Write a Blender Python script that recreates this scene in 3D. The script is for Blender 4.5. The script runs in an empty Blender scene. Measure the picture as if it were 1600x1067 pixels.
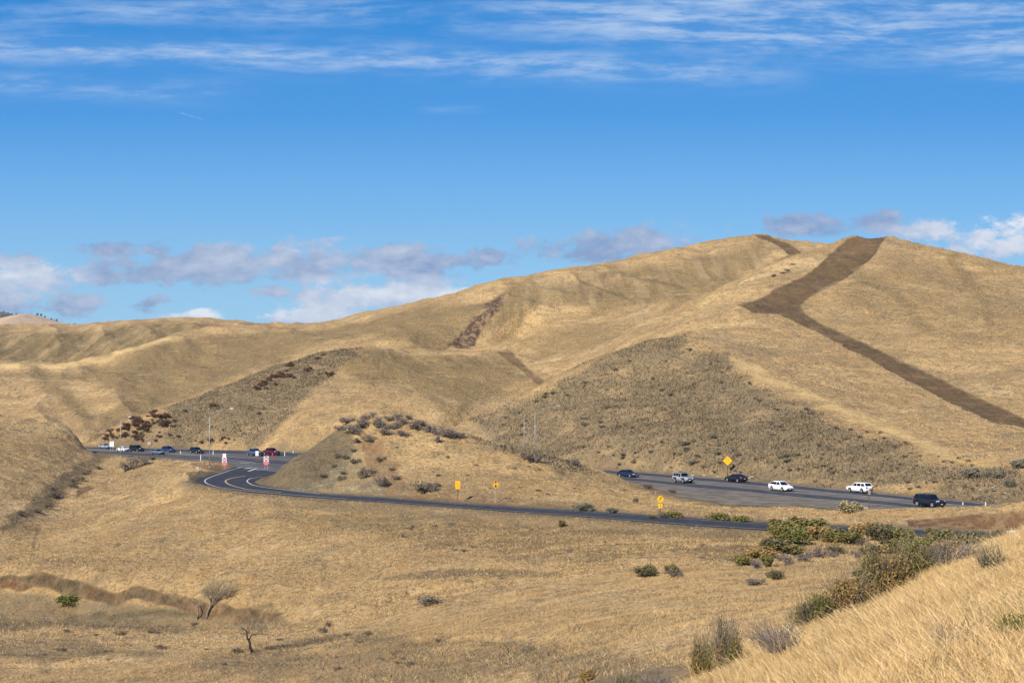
import bpy, math, random
import numpy as np
random.seed(7); RS=np.random.RandomState(11)
sc=bpy.context.scene; COL=sc.collection
F=2222.0; HY=614.0; CZ=30.0      # focal length and horizon row for a 1600 px wide frame, height of the eye
ZR=-16.3                          # the carriageways lie this far below the eye

# ------------------------------------------------------------------ camera, sky, sun
cam_d=bpy.data.cameras.new('camera'); cam=bpy.data.objects.new('camera',cam_d); COL.objects.link(cam)
cam.location=(0,0,CZ); cam.rotation_euler=(math.radians(90),0,0)
cam_d.sensor_width=36; cam_d.lens=36*F/1600; cam_d.shift_y=(HY-533.5)/1600
cam_d.clip_start=0.5; cam_d.clip_end=40000; sc.camera=cam
sc.view_settings.view_transform='Standard'; sc.view_settings.look='None'
sc.view_settings.gamma=1; sc.view_settings.exposure=0.53
SUN_EL=math.radians(36); SUN_AZ=math.radians(219)   # azimuth clockwise from +Y (the view direction)
sd=(math.sin(SUN_AZ)*math.cos(SUN_EL),math.cos(SUN_AZ)*math.cos(SUN_EL),math.sin(SUN_EL))
sun_d=bpy.data.lights.new('sun','SUN'); sun_d.energy=5.0; sun_d.angle=math.radians(0.53); sun_d.color=(1,0.92,0.80)
sun=bpy.data.objects.new('sun',sun_d); COL.objects.link(sun)
from mathutils import Vector, Matrix
sun.rotation_euler=Vector(sd).to_track_quat('Z','Y').to_euler()

class NT:
    """tiny helper for node trees"""
    def __init__(s,tree): s.t=tree; s.n=tree.nodes; s.l=tree.links; s.n.clear()
    def node(s,ty,**k):
        n=s.n.new(ty)
        for a,b in k.items(): setattr(n,a,b)
        return n
    def put(s,sock,v):
        if v is None: return
        if hasattr(v,'is_linked') or isinstance(v,bpy.types.NodeSocket): s.l.new(v,sock)
        else:
            try: sock.default_value=v
            except Exception:
                sock.default_value=(v,v,v)
    def m(s,op,a,b=None,c=None,clamp=False):
        n=s.node('ShaderNodeMath',operation=op,use_clamp=clamp)
        s.put(n.inputs[0],a); s.put(n.inputs[1],b); s.put(n.inputs[2],c)
        return n.outputs[0]
    def mr(s,v,a,b,c=0.0,d=1.0,smooth=True):
        n=s.node('ShaderNodeMapRange',interpolation_type='SMOOTHSTEP' if smooth else 'LINEAR')
        for i,x in enumerate((v,a,b,c,d)): s.put(n.inputs[i],x)
        return n.outputs[0]
    def mix(s,f,a,b,mode='MIX'):
        n=s.node('ShaderNodeMix',data_type='RGBA',blend_type=mode)
        n.clamp_factor=True
        s.put(n.inputs[0],f)
        for i,x in ((6,a),(7,b)):
            if isinstance(x,(tuple,list)) and len(x)==3: x=(*x,1)
            s.put(n.inputs[i],x)
        return n.outputs[2]
    def noise(s,vec,scale,detail=3,rough=0.55,dist=0.0,out=0):
        n=s.node('ShaderNodeTexNoise'); s.put(n.inputs['Vector'],vec)
        n.inputs['Scale'].default_value=scale; n.inputs['Detail'].default_value=detail
        n.inputs['Roughness'].default_value=rough; n.inputs['Distortion'].default_value=dist
        return n.outputs[out]
    def vscale(s,vec,sc_,rot=(0,0,0)):
        n=s.node('ShaderNodeMapping'); s.put(n.inputs[0],vec); n.inputs[3].default_value=sc_; n.inputs[2].default_value=rot
        return n.outputs[0]
def srgb(r,g,b):
    f=lambda c:(c/255/12.92 if c/255<=0.04045 else ((c/255+0.055)/1.055)**2.4)
    return (f(r),f(g),f(b))

world=bpy.data.worlds.new('World'); sc.world=world; world.use_nodes=True
W=NT(world.node_tree)
sky=W.node('ShaderNodeTexSky',sky_type='NISHITA'); sky.sun_disc=False
sky.sun_elevation=SUN_EL; sky.sun_rotation=SUN_AZ; sky.air_density=1.0; sky.dust_density=0.4; sky.ozone_density=2.0
SKY_STR=0.1
geo=W.node('ShaderNodeTexCoord').outputs['Generated']
sx=W.node('ShaderNodeSeparateXYZ'); W.l.new(geo,sx.inputs[0])
X,Y,Z=sx.outputs
yy=W.m('MAXIMUM',W.m('ABSOLUTE',Y),0.12)
A=W.m('DIVIDE',X,yy); T=W.m('DIVIDE',Z,yy)
# the deep clear blue of this sky, measured by elevation, laid over the physical sky
rp=W.node('ShaderNodeValToRGB'); W.put(rp.inputs[0],W.m('MULTIPLY',T,2.5,clamp=True))
EXPO=2**0.53
wl=lambda c:tuple(x/SKY_STR/EXPO for x in srgb(*c))
SKYT=[(0.0,(152,200,232)),(0.16,(140,196,235)),(0.236,(130,190,236)),(0.349,(106,175,235)),(0.484,(66,151,226)),(0.675,(10,133,215)),(0.85,(14,112,202)),(1.0,(22,100,190))]
while len(rp.color_ramp.elements)<len(SKYT): rp.color_ramp.elements.new(0.5)
for e,(p,c) in zip(rp.color_ramp.elements,SKYT): e.position=p; e.color=(*srgb(*c),1)
k_=1/SKY_STR/EXPO
rmp=W.mix(1.0,rp.outputs[0],(k_,k_,k_),'MULTIPLY')
skyc=W.mix(0.92,sky.outputs[0],rmp)
cv=W.node('ShaderNodeCombineXYZ'); W.put(cv.inputs[0],A); W.put(cv.inputs[1],T); cv=cv.outputs[0]
# cirrus streaks
warp=W.noise(W.vscale(cv,(5,14,1)),1.0,3,0.5,out=1)
wv=W.node('ShaderNodeVectorMath',operation='MULTIPLY_ADD'); W.put(wv.inputs[0],warp); wv.inputs[1].default_value=(0.05,0.018,0); W.put(wv.inputs[2],cv); cw=wv.outputs[0]
st1=W.noise(W.vscale(cw,(9,75,1),(0,0,math.radians(-5))),1.0,6,0.62)
st2=W.noise(W.vscale(cw,(34,190,1),(0,0,math.radians(9))),1.0,5,0.65)
st=W.m('ADD',W.m('MULTIPLY',st1,0.6),W.m('MULTIPLY',st2,0.4))
def band(a0,t0,slope,wid,amp,la,lb,ra,rb):
    c=W.m('MULTIPLY_ADD',W.m('SUBTRACT',A,a0),slope,t0)
    d=W.m('DIVIDE',W.m('SUBTRACT',T,c),wid)
    g=W.m('POWER',2.718,W.m('MULTIPLY',W.m('MULTIPLY',d,d),-1.0))
    g=W.m('MULTIPLY',g,W.mr(A,la,lb)); g=W.m('MULTIPLY',g,W.mr(A,ra,rb,1.0,0.0))
    return W.m('MULTIPLY',g,amp)
px=lambda p:(p-800)/F
py=lambda p:(HY-p)/F
bands=[(px(600),py(93),-0.035,0.0105,1.0,-.7,-.5,px(1050),px(1330)),
       (px(200),py(138),-0.03,0.008,0.62,-.7,-.4,px(250),px(450)),
       (px(1150),py(40),-0.05,0.019,1.1,px(560),px(1000),.6,.8),
       (px(1560),py(102),-0.02,0.008,1.0,px(1430),px(1560),.6,.8),
       (px(300),py(18),-0.0,0.010,0.75,px(-100),px(250),px(550),px(760)),
       (px(900),py(50),-0.06,0.007,0.6,px(600),px(760),px(1100),px(1400)),
       (px(1300),py(8),-0.02,0.011,1.0,px(760),px(1100),.6,.8),
       (px(690),py(172),0.0,0.0025,0.35,px(640),px(700),px(720),px(790)),
       (px(0),py(25),0.0,0.010,0.5,-.9,-.6,px(60),px(220)),
       (0.0,py(-180),0.0,0.04,0.9,-.9,-.6,.9,1.2)]
cir=None
for b in bands:
    g=band(*b); cir=g if cir is None else W.m('MAXIMUM',cir,g)
cirm=W.m('MULTIPLY',cir,W.mr(st,0.40,0.66,0.10,1.0))
cirm=W.m('MULTIPLY',cirm,0.66,clamp=True)
CIR=srgb(205,222,244)
c1=W.mix(cirm,skyc,tuple(x/SKY_STR/EXPO for x in CIR))
# low cumulus
blobs=[(45,436,66,22,1.0),(25,474,60,22,.35),(112,474,55,18,.25),(15,408,45,12,.1),(190,392,70,12,.0),(205,421,110,22,.2),(360,415,85,27,.3),
 (480,412,95,30,.3),(645,415,72,25,.2),(590,464,125,22,.85),(500,497,85,15,1.0),(300,495,42,9,1.0),(735,407,60,14,.05),(240,474,30,12,.1),(905,386,75,20,.15),
 (1035,384,75,26,.15),(1262,350,48,17,.12),(1375,346,40,15,.1),(1440,366,60,14,.4),(1545,392,100,36,.75),(425,456,34,9,.1),(1700,380,120,40,.8),(-120,440,120,30,.7)]
cvn=W.noise(W.vscale(cv,(20,36,1)),1.0,8,0.62)
cvn2=W.noise(W.vscale(cv,(60,95,1)),1.0,5,0.62)
cvn3=W.noise(W.vscale(cv,(20,36,1),(0,0,0)),1.0,4,0.5)
vm_=W.node('ShaderNodeVectorMath',operation='ADD'); W.put(vm_.inputs[0],cv); vm_.inputs[1].default_value=(.004,-.006,0); cvn3=W.m('ADD',0.5,W.m('SUBTRACT',cvn,W.noise(W.vscale(vm_.outputs[0],(20,36,1)),1.0,8,0.62)))
nn=W.m('ADD',W.m('MULTIPLY',W.m('SUBTRACT',cvn,0.5),4.6),W.m('MULTIPLY',W.m('SUBTRACT',cvn2,0.5),1.8))
dm=None; ws=None; wt=None
for (bx,by,rx,ry,w) in blobs:
    dx=W.m('DIVIDE',W.m('SUBTRACT',A,px(bx)),rx*1.45/F); dy=W.m('DIVIDE',W.m('SUBTRACT',T,py(by)),ry*1.5/F)
    d=W.m('SUBTRACT',1.0,W.m('ADD',W.m('MULTIPLY',dx,dx),W.m('MULTIPLY',dy,dy)))
    d=W.m('MAXIMUM',d,-3.0)
    dm=d if dm is None else W.m('MAXIMUM',dm,d)
    g=W.m('MAXIMUM',W.m('ADD',d,0.6),0.0001)
    # brighter at the crown of each cloud
    gw=W.m('MULTIPLY',g,W.m('MULTIPLY',min(w*1.2,1.1),W.mr(dy,-0.9,0.7,0.25,1.0)))
    ws=gw if ws is None else W.m('ADD',ws,gw); wt=g if wt is None else W.m('ADD',wt,g)
dd=W.m('ADD',W.m('MULTIPLY',dm,1.0),nn)
al=W.mr(dd,0.08,0.85,0.0,0.93)
wh=W.m('DIVIDE',ws,W.m('ADD',wt,0.05))
wh=W.m('ADD',wh,W.m('MULTIPLY',W.m('SUBTRACT',cvn3,0.5),1.5),clamp=True)
cc=W.mix(wh,wl((136,160,200)),wl((232,236,245)))
c2=W.mix(al,c1,cc)
bg=W.node('ShaderNodeBackground'); W.l.new(c2,bg.inputs[0]); bg.inputs[1].default_value=SKY_STR
wo=W.node('ShaderNodeOutputWorld'); W.l.new(bg.outputs[0],wo.inputs[0])

# ------------------------------------------------------------------ numpy noise
def vnoise(x,y,seed=0):
    xi=np.floor(x).astype(np.int64); yi=np.floor(y).astype(np.int64); fx=x-xi; fy=y-yi
    fx=fx*fx*fx*(fx*(fx*6-15)+10); fy=fy*fy*fy*(fy*(fy*6-15)+10)
    def h(a,b):
        n=(a*374761393+b*668265263+seed*974711)&0xffffffff
        n=((n^(n>>13))*1274126177)&0xffffffff
        return ((n^(n>>16))&0xffff)/65535.0
    return (h(xi,yi)*(1-fx)+h(xi+1,yi)*fx)*(1-fy)+(h(xi,yi+1)*(1-fx)+h(xi+1,yi+1)*fx)*fy
def fbm(x,y,oct=4,seed=0,g=0.5):
    s=0;a=1;t=0
    for i in range(oct):
        s=s+a*(vnoise(x,y,seed+i*17)-0.5); t+=a; a*=g; x=x*2.03+13.7; y=y*2.03+7.1
    return s/t*2

# ------------------------------------------------------------------ the lie of the land
# every line: points (bearing column, elevation row, distance) measured for a 1600 px frame; rows give the slope of the ray, distance is in metres
def onplane(py_,z=ZR): return -z*F/(py_-HY)
R=lambda p:(p[0],p[1],onplane(p[1]))
HW_FAR=[(114,697.9),(140,698.3),(200,699.5),(300,701.5),(400,704),(460,706.5),(600,714),(800,725.5),(935,733.5),(1010,738),(1085,744.5),(1172,751.5),(1260,759.5),(1300,764),(1375,770.8),(1432,776.5),(1500,782.5),(1555,788),(1640,797),(1760,812),(1900,832)]
HW_NEAR=[(114,706.5),(165,708.5),(200,712),(240,714),(280,717),(350,722),(440,728),(600,735),(800,744),(985,752.5),(1085,763.5),(1172,771),(1260,780),(1300,783),(1375,790),(1432,796),(1500,803),(1560,810),(1640,821),(1760,840),(1900,868)]
RP_FAR=[(440,738),(426,740),(409,746),(399,750),(397,753),(404,757),(417,760.5),(440,764.5),(500,771),(600,777),(700,785),(800,791.5),(900,797),(1010,804.5),(1100,810.5),(1195,816.5),(1340,823),(1490,829.5),(1560,832),(1700,838),(1900,846)]
RP_NEAR=[(365,729.5),(347,737),(330,742),(315,746),(305,750),(308,753.5),(318,757),(345,762.5),(390,768.5),(440,773),(540,780.5),(600,784),(700,791.5),(800,799),(900,806),(1010,815),(1085,821),(1192,827.5),(1340,834),(1490,838.5),(1560,841.5),(1700,848),(1900,858)]
ISECT=[(350,721),(354,724),(368,728),(365,729.5),(347,737),(340,742),(380,746),(409,746),(426,740),(440,736),(480,729),(560,728),(600,733),(600,715),(440,706),(350,703)]
def dens(line,step=16):
    o=[]
    for a,b in zip(line[:-1],line[1:]):
        n=max(1,int(math.hypot(b[0]-a[0],(b[1]-a[1]))/step))
        for i in range(n): o.append(tuple(a[k]+(b[k]-a[k])*i/n for k in range(3)))
    o.append(line[-1]); return o
LINES=[
 # foreground: ground under the camera and its fall to the valley
 [(-300,1450,6),(800,1450,6),(1900,1450,6)],
 [(-200,1250,60),(0,1250,60),(400,1225,57),(800,1250,33),(1000,1230,26),(1200,1260,16),(1400,1230,12),(1600,1200,10),(1800,1180,9)],
 [(-200,1067,118),(0,1067,115),(200,1067,108),(400,1067,98),(600,1067,84),(800,1067,70),(900,1067,58),(1000,1067,49),(1080,1075,42),(1150,1085,32)],
 [(1150,1085,32),(1210,1040,34),(1270,1002,37),(1350,967,40),(1430,928,43),(1500,880,46),(1560,853,47.5),(1620,826,49),(1700,800,50),(1900,760,54)],
 [(1600,1067,14),(1400,1067,18),(1250,1067,24)],[(1620,950,25),(1450,985,28),(1350,1010,29)],[(1620,885,36),(1520,920,36)],
 [(1130,1035,50),(1210,1010,55),(1300,965,60),(1400,935,62),(1500,905,66),(1620,872,70),(1900,850,80)],
 [(1000,1000,68),(1100,975,72),(1200,945,82),(1300,915,100),(1400,885,112),(1500,868,118),(1620,858,125),(1900,850,130)],
 [(1100,900,118),(1200,880,130),(1300,862,146),(1400,850,150),(1500,845,152),(1620,846,152)],
 [(600,1000,105),(800,1000,92),(900,980,88)],[(500,930,145),(800,930,126),(1000,920,112)],
 [(500,860,180),(650,858,172),(800,858,164),(1000,855,150),(1150,850,142)],
 [(300,820,215),(400,820,208),(550,815,200)],
 # eroded bank: lip and foot
 [(-60,890,189),(0,896,186),(60,897,183),(100,905,181),(200,920,175),(300,934,169),(400,945,162),(490,956,156)],
 [(-60,918,186.5),(0,926,183),(60,925,180),(100,929,178.5),(200,940,173),(300,953,167),(400,959,160.5),(490,961,155.5)],
 [(0,970,155),(200,975,150),(400,985,140),(560,985,125)],[(0,1020,132),(300,1020,124),(500,1025,108)],
 [(0,870,205),(100,870,205),(200,870,200),(320,880,192)],
 # gully at the left and the field above it
 [(-60,900,200),(0,848,230),(30,817,250),(60,790,275),(100,752,322),(130,730,352),(155,714,380)],
 [(40,840,240),(110,790,285),(160,755,322),(190,735,350)],[(60,850,230),(200,800,255),(300,790,255)],
 [(200,770,295),(250,757,300),(290,752,290)],[(200,728,355),(250,725,345),(300,731,318),(335,735,296)],
 [(288,747,285),(300,756,268),(340,771,250)],[(296,738,300),(318,737,296)],
 # left hill
 [(-200,615,430),(0,641,408),(50,661,398),(90,677,391),(130,690,387),(150,696,388),(164,702,393)],
 [(-100,775,275),(0,770,283),(40,748,308),(80,730,336),(120,711,364)],[(-100,715,330),(0,712,338),(60,702,352),(100,697,366)],[(-100,678,370),(0,680,370),(50,684,372)],[(-200,820,245)],
 [(-200,680,490),(0,687,480),(60,696,462),(112,701,442)],
 [(-200,640,595),(0,630,592),(80,642,562),(150,660,535)],[(-200,597,640),(0,600,636),(100,607,618),(200,614,595)],
 # middle ridge at the left and the bowl below
 [(-200,560,700),(0,569,700),(60,570,700),(100,569,698),(160,557,702),(200,543,715),(260,527,740),(320,515,770),(380,511,785),(430,509.5,790)],
 [(0,595,790),(100,595,785),(160,582,790),(250,548,830),(350,522,860)],
 [(150,708,470),(200,690,480),(300,650,500),(400,610,520),(480,580,545)],
 [(200,640,560),(300,620,580),(400,590,600),(500,560,600)],[(200,590,640),(300,565,680),(400,540,700),(500,525,690)],
 # far ridge at the left
 [(-300,520,1000),(0,514,1000),(60,512,1000),(120,513,1000),(160,506,1000),(220,499.5,1000),(270,497.5,1000),(330,501,985),(370,506,970),(410,510,950)],
 [(0,542,900),(100,545,890),(200,530,900),(300,512,930)],[(0,520,1200),(270,505,1200),(420,514,1100)],
 [(-300,540,1500),(400,540,1500),(1000,520,1500),(1900,500,1500)],
 # cut hill with dark shrubs
 [(140,695,424),(150,690,426),(200,662,431),(250,640,440),(300,621,450),(350,602,460),(420,575,475),(480,553,490),(530,538,500),(560,534,503),(620,540,515),(680,546,527),(740,551,538),(790,552,545)],
 [(250,675,425),(350,650,430),(430,620,445),(500,590,460),(560,570,470),(640,575,470),(720,580,480)],
 [(300,692,411),(400,690,400),(500,685,395),(600,670,390),(650,650,400)],[(450,655,412),(560,625,425),(650,610,435),(740,610,440)],
 [(700,648,400),(760,630,414),(820,612,434),(850,600,446),(900,580,460)],[(800,578,480),(850,575,500)],
 [(600,555,560),(700,560,575),(760,548,570)],
 # spur between bowl and road
 [(690,549,588),(720,546,590),(760,539,585),(800,529,580),(860,510,562),(920,503,545),(960,499,532),(1000,497,520),(1060,489,495),(1100,482,480),(1140,459,490),(1180,433,510),(1217,409.5,530),(1254,395,545),(1307,382,563),(1332,373.5,573)],
 [(860,548,520),(940,535,490),(1010,520,460),(1080,505,440),(1150,490,440)],
 [(700,552,600),(800,540,620),(900,515,610),(1000,500,590),(1100,486,580),(1180,455,590),(1240,415,620)],
 [(600,530,610),(700,515,625),(760,500,625),(850,485,630),(950,470,640),(1050,455,640),(1130,440,660),(1200,410,700)],
 [(560,510,680),(700,490,660),(780,465,655),(900,450,665),(1000,435,700)],
 # skyline of the back hills
 [(430,509.5,790),(500,502,765),(600,486,725),(680,471,700),(740,452,690),(775,439,685),(800,438,685),(845,436,690),(880,428,700),(940,421,720),(965,412,738),(990,401,745),(1040,391,752),(1100,381,762),(1150,372,770),(1185,369.5,772),(1240,374,765),(1290,385,745)],
 [(430,525,900),(600,510,900),(800,470,850),(960,450,850),(1180,400,900),(1290,410,850)],
 # road-side spur with the dark face
 [(700,690,362),(735,661,372),(800,626,375),(870,587,375),(940,556,374),(1000,538,371),(1050,530,368),(1100,540,360),(1150,580,335),(1200,620,312),(1300,668,282),(1400,700,260),(1500,728,237),(1620,745,220),(1900,760,190)],
 [(740,680,398),(800,642,405),(870,603,425),(940,572,425),(1000,550,418),(1060,528,408)],
 [(760,700,350),(860,690,335),(950,690,312),(1100,700,291),(1250,712,264),(1400,728,243),(1560,752,221)],
 [(860,650,352),(950,640,336),(1100,640,317),(1180,660,299)],[(900,600,362),(1000,590,353),(1080,590,344)],
 [(1100,510,400),(1200,550,365),(1300,600,325),(1400,650,295),(1500,685,268),(1620,710,248)],
 # right hill with the fire break
 [(1150,480,445),(1200,490,430),(1280,520,405),(1350,550,378),(1450,600,335),(1550,640,300),(1620,665,280)],
 [(1240,470,465),(1340,505,425),(1450,545,380),(1620,590,335)],[(1250,425,515),(1350,430,500),(1450,450,470),(1620,500,405)],
 [(1340,373.5,574),(1385,374,572),(1420,378,565),(1470,388,552),(1530,406,530),(1580,424,510),(1620,436,500),(1750,480,480),(1900,520,470)],
 [(1332,400,700),(1450,420,680),(1620,480,640),(1900,540,600)],
 [(1320,395,548),(1380,395,545)],
 # island mound between the ramp and the highway
 [(428,737,250),(449,723,256),(470,709,258),(490,695,260),(510,680,262),(532,664,264),(560,654,265),(600,651,264),(650,657,262),(700,674,259),(740,686,257),(800,701,253),(860,713,250),(900,723,249),(940,735,250),(985,749,249)],
 [(440,737,294),(480,738,292),(540,738,292),(600,739,290),(700,741,286),(800,745,277),(860,747,272)],
 [(480,745,244),(520,730,248),(560,720,248),(640,720,244),(720,730,240),(800,742,236),(900,762,230)],
 [(480,762,238),(560,765,231),(640,770,223),(720,774,218),(850,784,207),(950,790,200),(1060,800,191)],
 [(1000,762,246),(1060,780,222),(1130,790,208),(1210,792,203),(1260,792,201),(1320,798,196),(1380,799,194)],
 [(1100,803,192),(1250,808,184),(1380,812,180)],
 [(1380,799,190),(1400,797,187),(1450,795.5,182),(1500,790.5,178),(1550,786.5,174),(1600,784.5,171),(1700,784,166),(1900,788,155)],
 [(1420,811,178),(1500,806,173),(1600,800,167.5),(1900,805,150)],[(1420,820,173.5),(1500,823,170),(1600,828,167)],
 # bank beside the ramp
 [(600,800,205),(700,808,198),(800,815,190),(900,823,183),(1010,832,174),(1100,838,166),(1200,842,160)],
]
ctrl=[]
for L in LINES: ctrl+=dens(L)
for L,sh in ((HW_FAR,-0.6),(HW_NEAR,0.6),(RP_FAR,-0.4),(RP_NEAR,0.5)):
    ctrl+=dens([R(p) for p in L])
C=np.array(ctrl); far=C[(C[:,0]<=0)]; 
ext=[]
for p in C:
    if p[0]<=10: ext+= [(p[0]-350,p[1],p[2]),(p[0]-750,p[1],p[2])]
    if p[0]>=1600: ext+= [(p[0]+300,p[1],p[2]),(p[0]+600,p[1],p[2])]
C=np.vstack([C,np.array(ext)])
u=(C[:,0]-800)/F; s=np.log(C[:,2]); v=(C[:,1]-HY)/F
key={}
for i in range(len(u)):
    key.setdefault((round(u[i]/0.0035),round(s[i]/0.006)),i)
ii=sorted(key.values()); u,s,v=u[ii],s[ii],v[ii]
N=len(u); CC=0.010
phi=lambda a,b,c,d:np.sqrt((a-c)**2+(b-d)**2+CC*CC)
M=np.zeros((N+3,N+3)); M[:N,:N]=phi(u[:,None],s[:,None],u[None],s[None])
M[:N,:N]+=np.eye(N)*-2e-4   # a touch of smoothing where two measured lines disagree
M[:N,N]=1;M[:N,N+1]=u;M[:N,N+2]=s;M[N,:N]=1;M[N+1,:N]=u;M[N+2,:N]=s
w=np.linalg.solve(M,np.concatenate([v,[0,0,0]]))
PX0,PX1,DPX=-660.0,2260.0,8.0; S0,S1,DS=math.log(4.5),math.log(1560),0.004
cpx=np.arange(PX0,PX1+1,DPX); css=np.arange(S0,S1+DS,DS)
GU=((cpx-800)/F)
G=np.zeros((len(css),len(cpx)))
w32=w.astype(np.float64)
for r0 in range(0,len(css),40):
    ss=css[r0:r0+40]
    uu,s2=np.meshgrid(GU,ss); f=uu.ravel(); g=s2.ravel()
    k=np.sqrt((f[:,None].astype(np.float32)-u[None].astype(np.float32))**2+(g[:,None].astype(np.float32)-s[None].astype(np.float32))**2+np.float32(CC*CC))
    G[r0:r0+40]=(k.astype(np.float64)@w32[:N]+w32[N]+w32[N+1]*f+w32[N+2]*g).reshape(len(ss),-1)
def cubw(t): return (-.5*t+t*t-.5*t**3, 1-2.5*t*t+1.5*t**3, .5*t+2*t*t-1.5*t**3, -.5*t*t+.5*t**3)
def vfield(pxx,D):
    a=np.clip((pxx-PX0)/DPX,1,len(cpx)-3.001); b=np.clip((np.log(D)-S0)/DS,1,len(css)-3.001)
    ia=a.astype(int); ib=b.astype(int); wa=cubw(a-ia); wb=cubw(b-ib); o=0
    for j in range(4):
        row=0
        for i in range(4): row=row+wa[i]*G[ib+j-1,ia+i-1]
        o=o+wb[j]*row
    return o

# ------------------------------------------------------------------ plan shapes: distance to polygons
def xy(p,z=ZR):
    D=onplane(p[1],z); return ((p[0]-800)/F*D, D)
def poly_sd(poly,x,y):
    """signed distance, negative inside"""
    d=np.full(x.shape,1e18); ins=np.zeros(x.shape,bool); n=len(poly)
    for i in range(n):
        ax,ay=poly[i]; bx,by=poly[(i+1)%n]
        ex,ey=bx-ax,by-ay; L2=ex*ex+ey*ey+1e-12
        t=np.clip(((x-ax)*ex+(y-ay)*ey)/L2,0,1)
        d=np.minimum(d,(x-ax-t*ex)**2+(y-ay-t*ey)**2)
        c=((ay>y)!=(by>y)); 
        with np.errstate(divide='ignore',invalid='ignore'):
            xx=(bx-ax)*(y-ay)/(by-ay+1e-15)+ax
        ins^=c&(x<xx)
    d=np.sqrt(d); return np.where(ins,-d,d)
def line_d(line,x,y):
    d=np.full(x.shape,1e18)
    for (ax,ay),(bx,by) in zip(line[:-1],line[1:]):
        ex,ey=bx-ax,by-ay; t=np.clip(((x-ax)*ex+(y-ay)*ey)/(ex*ex+ey*ey+1e-12),0,1)
        d=np.minimum(d,(x-ax-t*ex)**2+(y-ay-t*ey)**2)
    return np.sqrt(d)
HWP=[xy(p) for p in HW_FAR]+[xy(p) for p in reversed(HW_NEAR)]
RPP=[xy(p) for p in RP_FAR]+[xy(p) for p in reversed(RP_NEAR)]
ISP=[xy(p) for p in ISECT]
GRAVEL=[(1000,757),(1020,762),(1060,776),(1110,783),(1135,789),(1210,791),(1262,791),(1320,797),(1375,797.5),(1425,796),(1440,796),(1375,790),(1300,783),(1172,771),(1085,763.5),(1000,754)]
GRP=[xy(p) for p in GRAVEL]
def road_sd(x,y):
    out=np.full(x.shape,60.0); m=(y>120)&(y<470)
    if m.any():
        a,b=x[m],y[m]
        o=np.minimum(np.minimum(poly_sd(HWP,a,b),poly_sd(RPP,a,b)),np.minimum(poly_sd(ISP,a,b),poly_sd(GRP,a,b)))
        out[m]=np.minimum(o,60)
    return out
sm=lambda e0,e1,t:(lambda q:q*q*(3-2*q))(np.clip((t-e0)/(e1-e0),0,1))

def pl(pts): return np.array([((a-800)/F*d,d) for a,b,d in pts])
SCARPS=[(pl([(-160,0,186),(0,0,184),(60,0,181.5),(100,0,179.5),(200,0,174),(300,0,168),(400,0,161.5),(470,0,157),(500,0,155.5)]),1.15,26,.85),
        (pl([(585,905,136),(640,896,139),(720,893,140),(800,893,139),(880,896,138)]),.6,12,.6),
        (pl([(380,1020,116),(440,1012,116),(520,1003,112),(640,1008,104),(740,1006,99),(830,1014,90)]),.5,9,.7),
        (pl([(860,1000,88),(960,1015,78),(1010,1025,70)]),.4,8,.7),
        (pl([(-60,1022,128),(80,1030,124),(150,1024,124),(260,1020,122)]),.4,8,.7)]
def surface(pxx,D,noise=True):
    v_=vfield(pxx,D); x=(pxx-800)/F*D; z=-v_*D
    sd=road_sd(x,D)
    if noise:
        k=sm(0.5,6,sd)
        amp=np.clip(D/260,0.12,1.6)
        n=fbm(x/34,D/34,3,3)*1.6*np.clip((D-120)/300,0,1)+fbm(x/9,D/9,3,5)*0.55*amp+fbm(x/2.3,D/2.3,3,8)*0.20*np.clip(D/150,.3,1.5)
        fo=1-np.abs(fbm((x*.92+D*.38)/30,(D*.92-x*.38)/120,3,71))*2
        n=n+(fo-.6)*2.2*np.clip((D-360)/160,0,1)
        z=z+n*k
        for ln,h_,back,wf in SCARPS:
            m=(D>ln[:,1].min()-back-5)&(D<ln[:,1].max()+8)&(x>ln[:,0].min()-6)&(x<ln[:,0].max()+6)
            if not m.any(): continue
            a=x[m]; b=D[m]+fbm(x[m]/5,D[m]/30,2,92)*1.5
            yl=np.interp(a,ln[:,0],ln[:,1]); sd_=b-yl
            end=sm(ln[0,0]-6,ln[0,0]+3,a)*(1-sm(ln[-1,0]-6,ln[-1,0]+3,a))
            dz=-h_*(1-sm(0,wf,sd_))*sm(-back,-1.5,sd_)*end*(0.85+.3*fbm(a/8,b/30,2,93)); z=z.copy(); z[m]=z[m]+dz
    k=sm(0.8,5.0,sd)
    z=np.where(sd<5.0,(ZR-0.06)*(1-k)+z*k,z)
    z=np.where(sd<=0.8,ZR-0.06,z)
    return x,z
# rows and columns of the land sheet
def steps():
    o=[];t=math.log(5.0)
    for end,st in ((60,.011),(148,.0040),(190,.0009),(200,.0040),(640,.0019),(1090,.0032),(1500,.02)):
        while t<math.log(end): o.append(math.exp(t)); t+=st
    return np.array(o)
DD=steps()
PXC=np.concatenate([np.arange(-640,-40,24),np.arange(-40,1641,1.5),np.arange(1664,2241,24)])
PXG,DG=np.meshgrid(PXC,DD)
XG,ZG=surface(PXG,DG)
PYG=HY-ZG/DG*F
def hill_z(x,D):
    """ground height at plan positions"""
    x=np.asarray(x,float); D=np.asarray(D,float)
    p=x/D*F+800
    a=np.interp(p,PXC,np.arange(len(PXC))); b=np.interp(D,DD,np.arange(len(DD)))
    ia=np.clip(a.astype(int),0,len(PXC)-2); ib=np.clip(b.astype(int),0,len(DD)-2); fa=a-ia; fb=b-ib
    return (ZG[ib,ia]*(1-fa)+ZG[ib,ia+1]*fa)*(1-fb)+(ZG[ib+1,ia]*(1-fa)+ZG[ib+1,ia+1]*fa)*fb
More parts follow.
